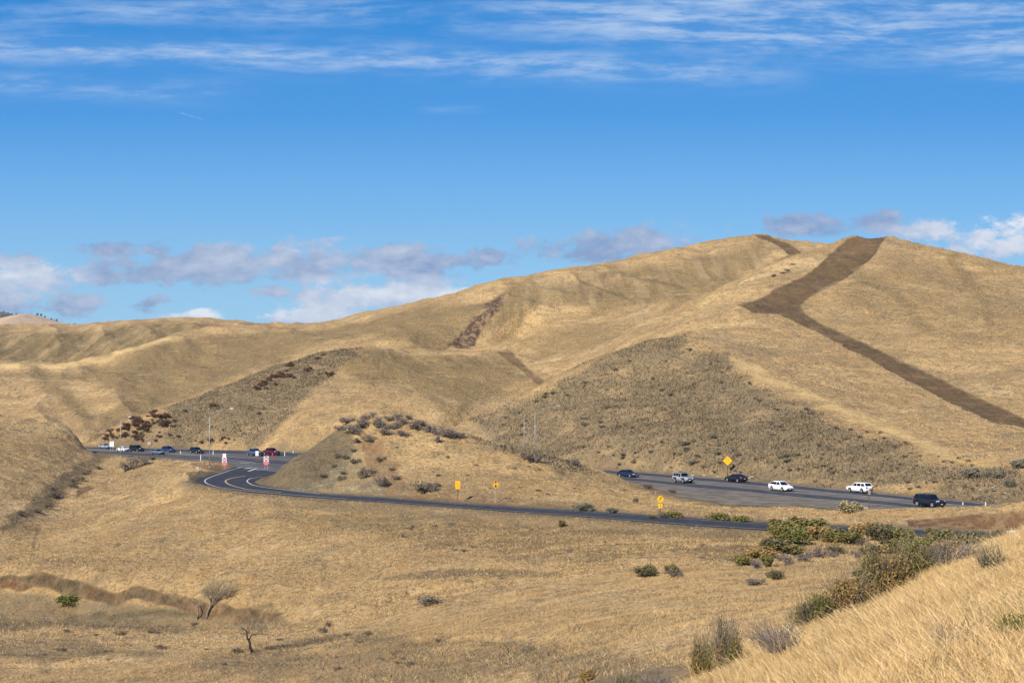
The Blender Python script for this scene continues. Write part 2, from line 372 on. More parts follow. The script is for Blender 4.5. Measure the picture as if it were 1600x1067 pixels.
def hit(p,q,dmin=6.0):
    """first ground point on the ray of column p, row q (beyond dmin)"""
    a=float(np.interp(p,PXC,np.arange(len(PXC)))); ia=min(int(a),len(PXC)-2); fa=a-ia
    col=PYG[:,ia]*(1-fa)+PYG[:,ia+1]*fa
    k=np.where((col<=q)&(DD>dmin))[0]
    if len(k)==0: return None
    i=k[0]
    if i>0 and col[i-1]>q: f_=(col[i-1]-q)/(col[i-1]-col[i]+1e-9); D=DD[i-1]+(DD[i]-DD[i-1])*f_
    else: D=DD[i]
    x=(p-800)/F*D
    return (x,D,float(hill_z(x,D))+CZ)

# ------------------------------------------------------------------ what covers the ground, plus painted shade and lit crests (masks on the sheet)
def mask(poly,dlo,dhi,soft=2.0,wob=3.0,seed=1,fr=6.0):
    o=np.zeros(PXG.shape,np.float32)
    P=np.array(poly); m=(PXG>P[:,0].min()-12)&(PXG<P[:,0].max()+12)&(PYG>P[:,1].min()-12)&(PYG<P[:,1].max()+12)&(DG>dlo)&(DG<dhi)
    if not m.any(): return o
    a=PXG[m];b=PYG[m];x=XG[m];y=DG[m]
    a=a+fbm(x/fr,y/fr,3,seed)*wob; b=b+fbm(x/fr,y/fr,3,seed+50)*wob
    d=poly_sd(poly,a,b); o[m]=1-sm(-soft,soft,d); return o
def strip(line,wid,dlo,dhi,soft=1.0,wob=1.5,seed=3,fr=4.0):
    o=np.zeros(PXG.shape,np.float32); P=np.array(line)
    m=(PXG>P[:,0].min()-30)&(PXG<P[:,0].max()+30)&(PYG>P[:,1].min()-30)&(PYG<P[:,1].max()+30)&(DG>dlo)&(DG<dhi)
    if not m.any(): return o
    a=PXG[m];b=PYG[m];x=XG[m];y=DG[m]
    d=line_d(line,a+fbm(x/fr,y/fr,3,seed)*wob,b+fbm(x/fr,y/fr,3,seed+9)*wob)
    o[m]=1-sm(wid-soft,wid+soft,d); return o
mx=np.maximum
FB=[(1341,368),(1384,368),(1375,385),(1366,398),(1352,412),(1335,420),(1334,425),(1318,436),(1300,443),(1284,452),(1262,464),(1250,475),(1251,484),(1262,494),(1281,505),(1310,517),(1335,529),(1385,553),(1436,576),(1470,592),(1503,610),(1550,631),(1600,652),(1640,670),
    (1640,690),(1600,669),(1550,658),(1503,638),(1450,611),(1402,584),(1350,557),(1301,530),(1270,514),(1240,500),(1215,490),(1180,487),(1150,476),(1180,470),(1200,458),(1215,449),(1245,437),(1270,424),(1290,402),(1305,390),(1325,374)]
dirt=mask(FB,250,620,1.0,3.0,2,7)
dirt=mx(dirt,mask([(1180,366),(1200,368),(1232,380),(1254,395),(1236,401),(1222,388),(1205,378),(1186,373)],640,790,1,1.5,5))
dirt=mx(dirt,mask([(776,550),(800,549),(822,572),(853,598),(840,601),(815,578)],430,600,1.5,2,6)*0.8)
scrubm=mask([(738,672),(735,661),(800,627),(870,588),(940,557),(1000,539),(1050,531),(1100,541),(1125,560),(1160,590),(1210,625),(1300,668),(1400,702),(1500,728),(1640,748),(1640,800),(1500,778),(1400,765),(1250,752),(1100,742),(1000,736),(900,728),(820,715)],190,400,11,26,7,12)*0.92
scrubm=mx(scrubm,mask([(150,690),(200,663),(300,622),(420,576),(530,536),(555,540),(520,580),(480,620),(440,660),(400,690),(300,700),(160,702)],380,520,9,20,8,12)*0.9)
_ln=SCARPS[0][0]; _yl=np.interp(XG,_ln[:,0],_ln[:,1]); _a=XG; _sd=DG+fbm(XG/5,DG/30,2,92)*1.5-np.interp(_a,_ln[:,0],_ln[:,1])
soil=(sm(-.25,.0,_sd)*(1-sm(.72,.84,_sd))*(XG>_ln[0,0]-4)*(XG<_ln[-1,0])).astype(np.float32)
soil=mx(soil,mask([(552,700),(590,684),(600,704),(625,742),(655,764),(720,774),(850,786),(905,794),(880,796),(700,784),(600,774),(555,771),(575,745),(575,715)],200,290,5,12,10,4)*0.6)
soil=mx(soil,mask([(1415,812),(1500,806),(1600,799),(1700,797),(1700,836),(1600,828),(1500,826),(1420,822)],150,195,2,3,11,3))
soil=mx(soil,mask([(300,722),(340,727),(368,736),(345,738),(300,729)],280,340,2,3,12,4)*0.8)
soil=mx(soil,mask([(120,765),(138,758),(150,762),(118,778)],250,360,1.5,2,13,3))
grey=mask([(409,748),(426,738),(449,724),(470,711),(490,697),(512,680),(532,668),(552,676),(556,700),(540,735),(520,766),(480,769),(440,765),(412,760)],230,285,2,4,14,5)
grey=mx(grey,mask([(-60,916),(60,926),(150,936),(300,950),(430,962),(470,975),(330,985),(200,985),(60,985),(-60,985)],120,190,6,16,15,9)*0.85)
grey=mx(grey,mask([(420,1010),(560,990),(700,1000),(860,1005),(900,1030),(800,1050),(600,1067),(420,1067),(300,1040)],60,130,10,26,16,5)*0.5)
grey=mx(grey,mask([(-60,1000),(120,1005),(180,1020),(60,1035),(-60,1030)],100,170,6,14,17,8)*0.6)
grey=mx(grey,mask([(820,1020),(960,1015),(1040,1040),(1040,1080),(840,1080)],40,80,8,14,18,5)*0.6)
sdG=road_sd(XG,DG)
grey=mx(grey,mask([(420,774),(540,783),(700,794),(900,809),(1085,824),(1195,831),(1195,846),(1000,838),(800,820),(620,806),(500,800),(420,788)],140,260,4,12,50,5)*.6)
grey=mx(grey,(1-sm(1.5,4.5,sdG+fbm(XG/3,DG/3,3,19)*1.6))*0.9)
darkm=mask([(292,740),(306,736),(330,737),(343,740),(325,745),(312,750),(308,757),(296,750)],250,320,1.5,3,20,3)  # shade of the hollow turned from the sun, painted dark
darkm=mx(darkm,mask([(409,748),(426,738),(449,724),(470,711),(490,697),(512,680),(532,668),(552,676),(552,700),(525,730),(500,760),(480,769),(440,765),(412,760)],230,285,3,5,14,5)*.42)
darkm=mx(darkm,mask([(150,703),(165,708),(178,713),(160,724),(130,748),(100,778),(60,805),(20,826),(0,835),(0,822),(25,802),(60,768),(85,748),(115,728)],230,420,6,10,21,6)*.8)  # gully brush together with the gully's shaded side, painted dark
darkm=mx(darkm,mask([(585,905),(640,893),(720,889),(800,890),(880,893),(860,902),(760,901),(660,906)],120,190,2,3,22,4)*0.7)  # shadow below the small rim, painted into the ground colour
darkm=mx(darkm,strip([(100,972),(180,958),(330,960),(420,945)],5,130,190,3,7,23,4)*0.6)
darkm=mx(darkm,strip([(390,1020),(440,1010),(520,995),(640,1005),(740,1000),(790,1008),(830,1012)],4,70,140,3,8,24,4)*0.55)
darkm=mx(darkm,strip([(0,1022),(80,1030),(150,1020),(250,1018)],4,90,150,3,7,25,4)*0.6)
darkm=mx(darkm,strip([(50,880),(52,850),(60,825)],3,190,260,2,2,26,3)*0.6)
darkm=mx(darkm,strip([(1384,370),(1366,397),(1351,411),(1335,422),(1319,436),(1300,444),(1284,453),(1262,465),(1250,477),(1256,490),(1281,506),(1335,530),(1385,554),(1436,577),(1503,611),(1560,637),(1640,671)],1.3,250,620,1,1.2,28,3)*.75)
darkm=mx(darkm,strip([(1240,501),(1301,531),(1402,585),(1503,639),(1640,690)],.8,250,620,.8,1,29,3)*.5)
darkm=mx(darkm,(sm(.50,.60,_sd)*(1-sm(.80,.88,_sd))*(XG>_ln[0,0]-4)*(XG<_ln[-1,0]-2)*np.clip(.55+fbm(XG/4,DG/30,2,95)*1.0,0,1)))  # shadow line under the bank lip, painted into the colour
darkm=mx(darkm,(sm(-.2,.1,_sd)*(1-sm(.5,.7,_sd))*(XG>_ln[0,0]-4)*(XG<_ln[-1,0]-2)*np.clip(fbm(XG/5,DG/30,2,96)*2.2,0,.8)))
darkm=mx(darkm,strip([(1190,424),(1225,408),(1240,402)],4,560,720,2,4,27,5)*0.9)
# brown outcrop crumbling down the back slope
rock=mask([(790,455),(775,462),(757,478),(735,500),(722,515),(705,540),(718,546),(735,544),(757,512),(772,490),(785,470)],560,690,3,7,30,9)
rock=mx(rock,mask([(690,546),(700,538),(716,528),(708,540)],560,690,1,2,31,4))
# paler ground: worn track and near straw; sunlit ridge crests painted in
pale=strip([(1140,560),(1200,590),(1260,620),(1330,650),(1400,672),(1470,705),(1600,740)],7,200,380,5,8,32,10)
pale=mx(pale,(1-sm(58,80,DG))*sm(1080,1250,PXG)*.9)
pale=mx(pale,strip([(-60,572),(0,572),(100,572),(160,560),(200,546),(260,530),(320,518),(400,513)],4.5,560,735,3,1,33,10)*1.5)  # light catching the ridge top, painted as a pale strip
pale=mx(pale,strip([(540,537),(600,541),(680,549),(740,554)],2.5,480,560,2,1,34,10)*0.8)
# darker olive: slope and fold shading painted in, plus the scrubby belt below the ramp
stony=mask([(450,764),(500,768),(600,774),(605,760),(570,735),(560,700),(545,690),(530,720),(500,750)],200,290,3,6,35,4)
ZG=ZG-0.35*dirt+0.25*4*dirt*(1-dirt)*np.clip(.6+fbm(XG/14,DG/14,2,97),0,1.5)-.5*rock*(fbm(XG/2.5,DG/2.5,2,98)>0)
olive=mask([(-60,584),(0,584),(100,583),(170,571),(260,542),(330,528),(450,519),(560,501),(700,480),(765,468),(730,505),(690,545),(620,536),(560,531),(480,551),(420,573),(300,620),(200,660),(150,688),(170,650),(215,610),(150,596),(0,592)],480,900,8,16,40,40)*0.9
olive=mx(olive,mask([(-60,522),(60,518),(150,515),(270,503),(380,508),(300,515),(250,530),(180,553),(100,566),(0,566),(-60,566)],780,1100,4,5,41,60))
olive=mx(olive,mask([(790,455),(880,440),(960,432),(1100,400),(1180,378),(1200,400),(1150,440),(1060,470),(960,480),(860,470),(830,500),(720,530),(760,490)],540,800,8,18,42,45)*0.75)
olive=mx(olive,mask([(560,540),(680,550),(790,556),(830,590),(760,625),(720,640),(640,600),(560,600),(520,580)],400,540,10,20,43,30)*0.85)
olive=mx(olive,mask([(810,532),(870,515),(960,505),(1000,505),(960,530),(880,560),(850,560)],440,600,4,8,44,30)*0.55)
olive=mx(olive,mask([(1300,470),(1345,430),(1400,405),(1500,430),(1600,470),(1640,540),(1500,520),(1380,500)],380,600,12,24,45,30)*0.45)
for k_,(l_,w__) in enumerate((([(1180,392),(1080,415),(1010,462),(930,488)],9),([(840,455),(815,490),(800,522)],8),([(660,488),(600,505),(555,522)],9),([(320,535),(350,570),(385,585)],9),([(60,585),(110,620),(140,660)],10),([(200,560),(215,600),(225,645)],9),
      ([(960,430),(900,450),(860,470)],6),([(1130,430),(1090,450),(1040,482)],6),([(640,560),(660,600),(700,650)],8),([(740,565),(730,610),(720,645)],7),([(1340,430),(1400,460),(1460,520)],12),([(1490,410),(1540,470),(1560,560)],10),([(90,520),(130,545),(170,556)],6),([(250,512),(230,528),(190,545)],5))):
    olive=mx(olive,strip(l_,w__,400,1050,w__*.9,9,60+k_,22)*0.8)  # shading of the hill folds painted as dark strips
olive=mx(olive,mask([(-60,636),(0,640),(60,655),(140,690),(120,720),(60,755),(0,790),(-60,800)],230,450,12,20,46,20)*0.35)
olive=mx(olive,mask([(430,792),(600,806),(800,820),(1000,838),(1190,846),(1180,872),(1000,866),(820,868),(640,850),(500,828)],120,250,10,24,51,7)*.7)
rill=mask([(-60,522),(60,518),(150,515),(270,503),(400,511),(250,530),(150,560),(-60,566)],780,1100,4,5,47,60)
rill=mx(rill,mask([(790,450),(960,425),(1180,378),(1230,400),(1160,440),(1000,480),(860,475),(760,520)],540,800,10,10,48,60)*0.8)
print('terrain',PXG.shape,N,'dirt',float(dirt.sum()))

def sheet(name,PXg,X3,Y3,Z3,attrs,mat):
    nr,nc=X3.shape; me=bpy.data.meshes.new(name)
    co=np.stack([X3,Y3,Z3],-1).reshape(-1,3).astype(np.float32)
    idx=np.arange(nr*nc).reshape(nr,nc)
    q=np.stack([idx[:-1,:-1],idx[:-1,1:],idx[1:,1:],idx[1:,:-1]],-1).reshape(-1,4)
    me.vertices.add(len(co)); me.vertices.foreach_set('co',co.ravel())
    me.loops.add(q.size); me.loops.foreach_set('vertex_index',q.ravel().astype(np.int32))
    me.polygons.add(len(q)); me.polygons.foreach_set('loop_start',np.arange(0,q.size,4,dtype=np.int32)); me.polygons.foreach_set('loop_total',np.full(len(q),4,np.int32))
    me.update(calc_edges=True)
    me.polygons.foreach_set('use_smooth',np.ones(len(q),bool))
    for k,ch in attrs.items():
        a=me.color_attributes.new(k,'FLOAT_COLOR','POINT'); c=np.zeros((nr*nc,4),np.float32)
        for i,x in enumerate(ch): c[:,i]=np.asarray(x,np.float32).ravel()
        a.data.foreach_set('color',c.ravel())
    me.materials.append(mat); o=bpy.data.objects.new(name,me); COL.objects.link(o); return o

# ------------------------------------------------------------------ materials
def newmat(name):
    m=bpy.data.materials.new(name); m.use_nodes=True; return m,NT(m.node_tree)
def finish(t,col,rough=0.9,bump=None,bstr=0.5,bdist=0.1,spec=0.2,metal=0.0,**kw):
    b=t.node('ShaderNodeBsdfPrincipled'); t.put(b.inputs['Base Color'],(*col,1) if isinstance(col,tuple) else col)
    t.put(b.inputs['Roughness'],rough); b.inputs['Metallic'].default_value=metal
    b.inputs['Specular IOR Level'].default_value=spec
    for k,x in kw.items(): t.put(b.inputs[k.replace('_',' ')],x)
    if bump is not None:
        n=t.node('ShaderNodeBump'); n.inputs['Strength'].default_value=bstr; n.inputs['Distance'].default_value=bdist
        t.put(n.inputs['Height'],bump); t.l.new(n.outputs[0],b.inputs['Normal'])
    o=t.node('ShaderNodeOutputMaterial'); t.l.new(b.outputs[0],o.inputs[0]); return b
def ground_mat():
    m,t=newmat('dry_grassland')
    P=t.node('ShaderNodeTexCoord').outputs['Object']
    a1=t.node('ShaderNodeVertexColor',layer_name='cover'); a2=t.node('ShaderNodeVertexColor',layer_name='cover_b')
    s1=t.node('ShaderNodeSeparateColor'); t.l.new(a1.outputs[0],s1.inputs[0]); s2=t.node('ShaderNodeSeparateColor'); t.l.new(a2.outputs[0],s2.inputs[0])
    DIRT,SCR,SOIL=s1.outputs; GREY,DARK,ROCK=s2.outputs; PALE=a1.outputs[1]; STON=a2.outputs[1]
    a3=t.node('ShaderNodeVertexColor',layer_name='cover_c'); s3=t.node('ShaderNodeSeparateColor'); t.l.new(a3.outputs[0],s3.inputs[0]); OLV,RILL=s3.outputs[0],s3.outputs[1]
    big=t.noise(P,0.010,4,0.55); mid=t.noise(P,0.06,5,0.62); sm1=t.noise(P,0.42,6,0.72); fine=t.noise(P,1.7,5,0.7); vf=t.noise(P,6.0,3,0.7)
    strk=t.noise(t.vscale(P,(0.25,0.25,1.6)),1.0,5,0.65)
    g=t.mix(t.mr(big,0.35,0.68),(0.43,0.287,0.125),(0.51,0.350,0.160))
    g=t.mix(t.mr(mid,0.42,0.60),g,(0.35,0.235,0.105)); g=t.mix(t.mr(t.noise(P,0.028,5,0.65),0.50,0.66,0,0.6),g,(0.27,0.20,0.11)); g=t.mix(t.mr(t.noise(P,0.035,4,0.6),0.44,0.34,0,0.5),g,(0.56,0.41,0.21))
    g=t.mix(t.m('MULTIPLY',t.mr(sm1,0.50,0.62),0.9),g,(0.245,0.168,0.082))
    g=t.mix(t.m('MULTIPLY',t.mr(fine,0.50,0.62),0.8),g,(0.175,0.132,0.076))
    g=t.mix(t.m('MULTIPLY',t.mr(fine,0.47,0.33),0.6),g,(0.58,0.42,0.21))
    g=t.mix(t.m('MULTIPLY',t.mr(strk,0.54,0.7),0.45),g,(0.46,0.235,0.065))
    g=t.mix(t.m('MULTIPLY',PALE,0.6,clamp=True),g,(0.60,0.42,0.18))
    ol=t.mix(t.mr(fine,0.42,0.60),(0.245,0.172,0.076),(0.140,0.103,0.050)); ol=t.mix(t.mr(sm1,0.52,0.64),ol,(0.155,0.112,0.050)); ol=t.mix(t.mr(fine,0.42,0.34),ol,(0.36,0.26,0.12))
    g=t.mix(t.m('MULTIPLY',OLV,0.95),g,ol)
    rl_=t.noise(t.vscale(P,(0.16,0.012,0.012),(0,0,math.radians(28))),1.0,4,0.6)
    g=t.mix(t.m('MULTIPLY',RILL,t.mr(rl_,0.50,0.62,0,0.40)),g,(0.42,0.31,0.16)); g=t.mix(t.m('MULTIPLY',RILL,t.mr(rl_,0.47,0.36,0,0.6)),g,(0.13,0.10,0.05))
    ct=t.noise(t.vscale(P,(0.07,0.07,0.9)),1.0,5,0.7)
    g=t.mix(t.mr(ct,0.54,0.66,0,0.28),g,(0.20,0.150,0.078)); g=t.mix(t.mr(ct,0.44,0.34,0,0.28),g,(0.56,0.40,0.20))
    pt=t.noise(t.vscale(P,(1,1,2.5)),0.11,5,0.68)
    g=t.mix(t.mr(pt,0.53,0.68,0,0.55),g,(0.20,0.155,0.088))
    # sparse scrub-covered road cuts
    sc1=t.mix(t.mr(sm1,0.42,0.62),(0.165,0.132,0.078),(0.26,0.190,0.105))
    sc1=t.mix(t.mr(fine,0.48,0.62),sc1,(0.095,0.083,0.058))
    sc1=t.mix(t.mr(t.noise(P,0.8,4,0.7),0.63,0.70),sc1,(0.23,0.23,0.20))
    sc1=t.mix(t.mr(t.noise(t.vscale(P,(0.11,0.11,0.3)),1.0,4,0.6),0.52,0.66),sc1,(0.31,0.22,0.115))
    g=t.mix(t.m('MULTIPLY',SCR,0.85),g,sc1)
    gr=t.mix(t.mr(fine,0.4,0.62),(0.150,0.115,0.068),(0.195,0.152,0.088)); gr=t.mix(t.mr(vf,0.62,0.70),gr,(0.33,0.29,0.215))
    g=t.mix(t.m('MULTIPLY',GREY,t.mr(sm1,0.62,0.44,0.45,1.0)),g,gr)
    so=t.mix(t.mr(sm1,0.40,0.62),(0.155,0.088,0.044),(0.25,0.17,0.09)); so=t.mix(t.mr(fine,0.52,0.66),so,(0.115,0.06,0.032))
    g=t.mix(SOIL,g,so)
    st=t.mix(t.mr(sm1,0.5,0.62),(0.20,0.165,0.10),(0.34,0.29,0.15)); st=t.mix(t.mr(fine,0.54,0.66),st,(0.42,0.37,0.22))
    g=t.mix(t.m('MULTIPLY',STON,t.mr(mid,0.4,0.6,0.3,0.9)),g,st)
    di=t.mix(t.mr(sm1,0.4,0.65),(0.125,0.082,0.040),(0.175,0.112,0.055))
    di=t.mix(t.mr(t.noise(t.vscale(P,(1.2,0.12,1)),1.0,4,0.7),0.5,0.7),di,(0.10,0.070,0.045))
    di=t.mix(t.mr(t.noise(P,0.09,5,0.7),0.5,0.66,0,0.7),di,(0.205,0.142,0.078)); di=t.mix(t.mr(t.noise(P,0.7,4,0.7),0.56,0.66,0,0.6),di,(0.085,0.062,0.04))
    g=t.mix(DIRT,g,di)
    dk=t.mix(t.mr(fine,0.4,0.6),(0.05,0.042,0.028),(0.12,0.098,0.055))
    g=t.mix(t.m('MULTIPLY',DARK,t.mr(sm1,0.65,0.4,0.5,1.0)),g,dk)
    ro=t.mix(t.mr(sm1,0.47,0.56),(0.085,0.057,0.04),(0.24,0.165,0.09))
    g=t.mix(ROCK,g,ro)
    h=t.m('ADD',t.m('MULTIPLY',sm1,1.2),t.m('ADD',t.m('MULTIPLY',fine,0.5),t.m('MULTIPLY',vf,0.16)))
    h=t.m('ADD',h,t.m('MULTIPLY',mid,2.0))
    finish(t,g,0.95,h,0.85,0.9,0.1)
    return m
GROUND=ground_mat()
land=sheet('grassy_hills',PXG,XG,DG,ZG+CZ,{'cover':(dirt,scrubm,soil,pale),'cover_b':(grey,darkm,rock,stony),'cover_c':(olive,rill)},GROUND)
land['kind']='structure'

# ------------------------------------------------------------------ shared materials
def speck(name,c1,c2,scale=3.0,rough=0.8,bump=0.0,c3=None,lo=0.4,hi=0.62,**kw):
    m,t=newmat(name); P=t.node('ShaderNodeTexCoord').outputs['Object']
    n=t.noise(P,scale,5,0.65); g=t.mix(t.mr(n,lo,hi),c1,c2)
    if c3: g=t.mix(t.mr(t.noise(P,scale*7,3,0.7),0.58,0.7),g,c3)
    finish(t,g,rough,n if bump else None,0.6,bump or 0.1,**kw); return m
def leafmat(name,cols,rough=0.7,trans=0.0,ref=0.35):
    """foliage: each leaf and each clump its own tone"""
    m,t=newmat(name); a=t.node('ShaderNodeVertexColor',layer_name='tone'); s_=t.node('ShaderNodeSeparateColor'); t.l.new(a.outputs[0],s_.inputs[0])
    r_=t.node('ShaderNodeObjectInfo').outputs['Random']
    g=t.mix(s_.outputs[0],cols[0],cols[1]); g=t.mix(t.mr(s_.outputs[1],0.55,0.95),g,cols[2])
    g=t.mix(t.m('MULTIPLY',r_,0.35),g,cols[1]); finish(t,g,rough,None,spec=0.15); return m
M={}
M['asphalt_old']=speck('weathered_asphalt',(0.110,0.102,0.088),(0.170,0.155,0.130),0.16,0.9,0,(0.21,0.19,0.16))
M['asphalt_mid']=speck('grey_asphalt',(0.080,0.079,0.075),(0.130,0.125,0.115),0.14,0.9,0,(0.15,0.14,0.13))
M['asphalt_dark']=speck('dark_asphalt',(0.030,0.032,0.037),(0.048,0.049,0.053),0.5,0.85,0,(0.07,0.07,0.07))
M['asphalt_lane']=speck('worn_dark_lane',(0.042,0.043,0.046),(0.066,0.065,0.064),0.5,0.88,0,(0.085,0.08,0.075))
M['gravel']=speck('shoulder_gravel',(0.115,0.100,0.078),(0.200,0.165,0.115),0.35,0.95,0.03,(0.10,0.085,0.065))
M['white_paint']=speck('white_road_paint',(0.45,0.44,0.40),(0.62,0.60,0.55),2.0,0.7)
M['yellow_paint']=speck('yellow_road_paint',(0.42,0.30,0.12),(0.50,0.36,0.15),2.0,0.7)
M['galv']=speck('galvanised_steel',(0.27,0.29,0.30),(0.36,0.38,0.39),1.5,0.45,metal=0.3)
M['lens']=speck('lamp_lens',(0.6,0.6,0.58),(0.7,0.7,0.68),4,0.3)
M['wood']=speck('weathered_post_wood',(0.10,0.055,0.035),(0.16,0.095,0.06),6,0.9)
M['wood_grey']=speck('grey_post_wood',(0.22,0.19,0.155),(0.34,0.30,0.25),6,0.9)
M['sign_yellow']=speck('sign_yellow',(0.80,0.42,0.012),(0.88,0.48,0.02),3,0.5)
M['sign_amber']=speck('sign_amber',(0.66,0.29,0.012),(0.74,0.34,0.02),3,0.5)
M['sign_white']=speck('sign_white',(0.74,0.74,0.72),(0.82,0.82,0.80),3,0.5)
M['sign_red']=speck('sign_red',(0.36,0.02,0.04),(0.45,0.035,0.055),3,0.5)
M['sign_green']=speck('sign_green',(0.012,0.17,0.11),(0.02,0.22,0.15),3,0.5)
M['sign_grey']=speck('sign_grey_back',(0.34,0.34,0.35),(0.44,0.44,0.45),3,0.5,metal=0.3)
M['black']=speck('black_sign_ink',(0.012,0.010,0.010),(0.02,0.018,0.018),3,0.6)
M['rock']=speck('pale_roadside_rock',(0.22,0.21,0.17),(0.38,0.36,0.30),4,0.95,0.05,(0.12,0.11,0.09))
M['bark']=speck('grey_bark',(0.11,0.095,0.075),(0.24,0.215,0.18),9,0.95,0.02)
M['bark_dark']=speck('dark_bark',(0.035,0.027,0.02),(0.085,0.068,0.05),9,0.95,0.02)
M['leaf_green']=leafmat('coyote_brush_leaves',((0.125, 0.119, 0.034),(0.174, 0.157, 0.044),(0.225, 0.175, 0.072)))
M['leaf_bright']=leafmat('young_green_leaves',((0.096, 0.11, 0.026),(0.151, 0.153, 0.039),(0.207, 0.182, 0.066)))
M['leaf_dark']=leafmat('dark_evergreen_leaves',((0.072, 0.07, 0.032),(0.113, 0.101, 0.043),(0.158, 0.126, 0.072)))
M['leaf_olive']=leafmat('browning_olive_leaves',((0.194, 0.148, 0.047),(0.297, 0.2, 0.07),(0.386, 0.218, 0.084)))
M['leaf_sage']=leafmat('grey_sage_leaves',((0.108, 0.108, 0.072),(0.158, 0.151, 0.104),(0.194, 0.18, 0.13)))
M['leaf_pale']=leafmat('pale_yellow_leaves',((0.208, 0.184, 0.086),(0.288, 0.248, 0.12),(0.352, 0.296, 0.158)))
M['twig_grey']=leafmat('bare_grey_twigs',((0.126, 0.1, 0.081),(0.191, 0.158, 0.131),(0.252, 0.206, 0.167)))
M['twig_pale']=leafmat('pale_bare_twigs',((0.17,0.145,0.095),(0.24,0.205,0.135),(0.30,0.26,0.175)))
M['twig_maroon']=leafmat('dark_maroon_twigs',((0.081, 0.042, 0.033),(0.128, 0.068, 0.05),(0.176, 0.104, 0.073)))
M['twig_dark']=leafmat('dark_brown_twigs',((0.09, 0.074, 0.054),(0.138, 0.114, 0.082),(0.192, 0.156, 0.108)))
M['scrub']=leafmat('dry_scrub',((0.10,0.08,0.05),(0.17,0.135,0.08),(0.26,0.20,0.12)))
M['scrub_dark']=leafmat('dark_scrub',((0.085,0.07,0.048),(0.13,0.108,0.072),(0.19,0.155,0.10)))
M['straw']=leafmat('straw_blades',((0.46,0.31,0.135),(0.60,0.42,0.19),(0.74,0.57,0.32)))
M['straw_far']=leafmat('meadow_blades',((0.30,0.195,0.080),(0.49,0.335,0.150),(0.62,0.455,0.235)))

# ------------------------------------------------------------------ helpers for objects
def link(name,me,mat=None,parent=None,loc=None):
    o=bpy.data.objects.new(name,me); COL.objects.link(o)
    if mat is not None and me is not None: me.materials.append(mat)
    if parent: o.parent=parent
    if loc is not None: o.location=loc
    return o
def tag(o,label=None,cat=None,group=None,kind=None):
    for k,x in (('label',label),('category',cat),('group',group),('kind',kind)):
        if x: o[k]=x
    return o
def empty(name,loc=(0,0,0),rz=0.0):
    o=bpy.data.objects.new(name,None); o.empty_display_size=0.3; COL.objects.link(o); o.location=loc; o.rotation_euler=(0,0,rz); return o
class MB:
    def __init__(s): s.v=[];s.f=[]
    def add(s,v,f):
        n=len(s.v); s.v+=[tuple(p) for p in v]; s.f+=[tuple(i+n for i in q) for q in f]; return s
    def box(s,c,d,rz=0):
        x,y,z=[k/2 for k in d]; ca,sa=math.cos(rz),math.sin(rz)
        v=[(c[0]+a*x*ca-b*y*sa,c[1]+a*x*sa+b*y*ca,c[2]+e*z) for a in(-1,1) for b in(-1,1) for e in(-1,1)]
        return s.add(v,[(0,1,3,2),(4,6,7,5),(0,4,5,1),(2,3,7,6),(0,2,6,4),(1,5,7,3)])
    def tube(s,pts,rad,n=8,cap=True):
        pts=[Vector(p) for p in pts]; N0=len(s.v)
        for i,p in enumerate(pts):
            d=(pts[min(i+1,len(pts)-1)]-pts[max(i-1,0)]).normalized()
            a=d.cross(Vector((0,0,1))); a=a.normalized() if a.length>0.05 else Vector((1,0,0)); b=d.cross(a)
            r=rad[i] if isinstance(rad,(list,tuple)) else rad
            for k in range(n):
                t=2*math.pi*k/n; s.v.append(tuple(p+a*math.cos(t)*r+b*math.sin(t)*r))
        for i in range(len(pts)-1):
            for k in range(n):
                s.f.append((N0+i*n+k,N0+i*n+(k+1)%n,N0+(i+1)*n+(k+1)%n,N0+(i+1)*n+k))
        if cap: s.f.append(tuple(N0+k for k in range(n))[::-1]); s.f.append(tuple(N0+(len(pts)-1)*n+k for k in range(n)))
        return s
    def prism(s,poly,thick,fn):
        """poly in 2-D mapped through fn(u,v,w) with w = 0 or thick"""
        n=len(poly); v=[fn(a,b,0) for a,b in poly]+[fn(a,b,thick) for a,b in poly]
        return s.add(v,[tuple(range(n))[::-1],tuple(range(n,2*n))]+[(i,(i+1)%n,n+(i+1)%n,n+i) for i in range(n)])
    def mesh(s,name,smooth=False):
        me=bpy.data.meshes.new(name); me.from_pydata(s.v,[],s.f); me.update()
        if smooth: me.polygons.foreach_set('use_smooth',[True]*len(me.polygons))
        return me
    def build(s,name,mat,parent=None,loc=None,smooth=False): return link(name,s.mesh(name,smooth),mat,parent,loc)
def quads_mesh(name,V,tone,mat,nv=4):
    """V (n,nv,3) loose faces, tone (n,2)"""
    n=len(V); me=bpy.data.meshes.new(name)
    me.vertices.add(n*nv); me.vertices.foreach_set('co',V.reshape(-1).astype(np.float32))
    me.loops.add(n*nv); me.loops.foreach_set('vertex_index',np.arange(n*nv,dtype=np.int32))
    me.polygons.add(n); me.polygons.foreach_set('loop_start',np.arange(0,n*nv,nv,dtype=np.int32)); me.polygons.foreach_set('loop_total',np.full(n,nv,np.int32))
    me.update(calc_edges=True)
    a=me.color_attributes.new('tone','FLOAT_COLOR','POINT'); c=np.zeros((n,nv,4),np.float32); c[:,:,0]=tone[:,0:1]; c[:,:,1]=tone[:,1:2]; c[:,:,3]=1
    a.data.foreach_set('color',c.ravel()); me.materials.append(mat); return me

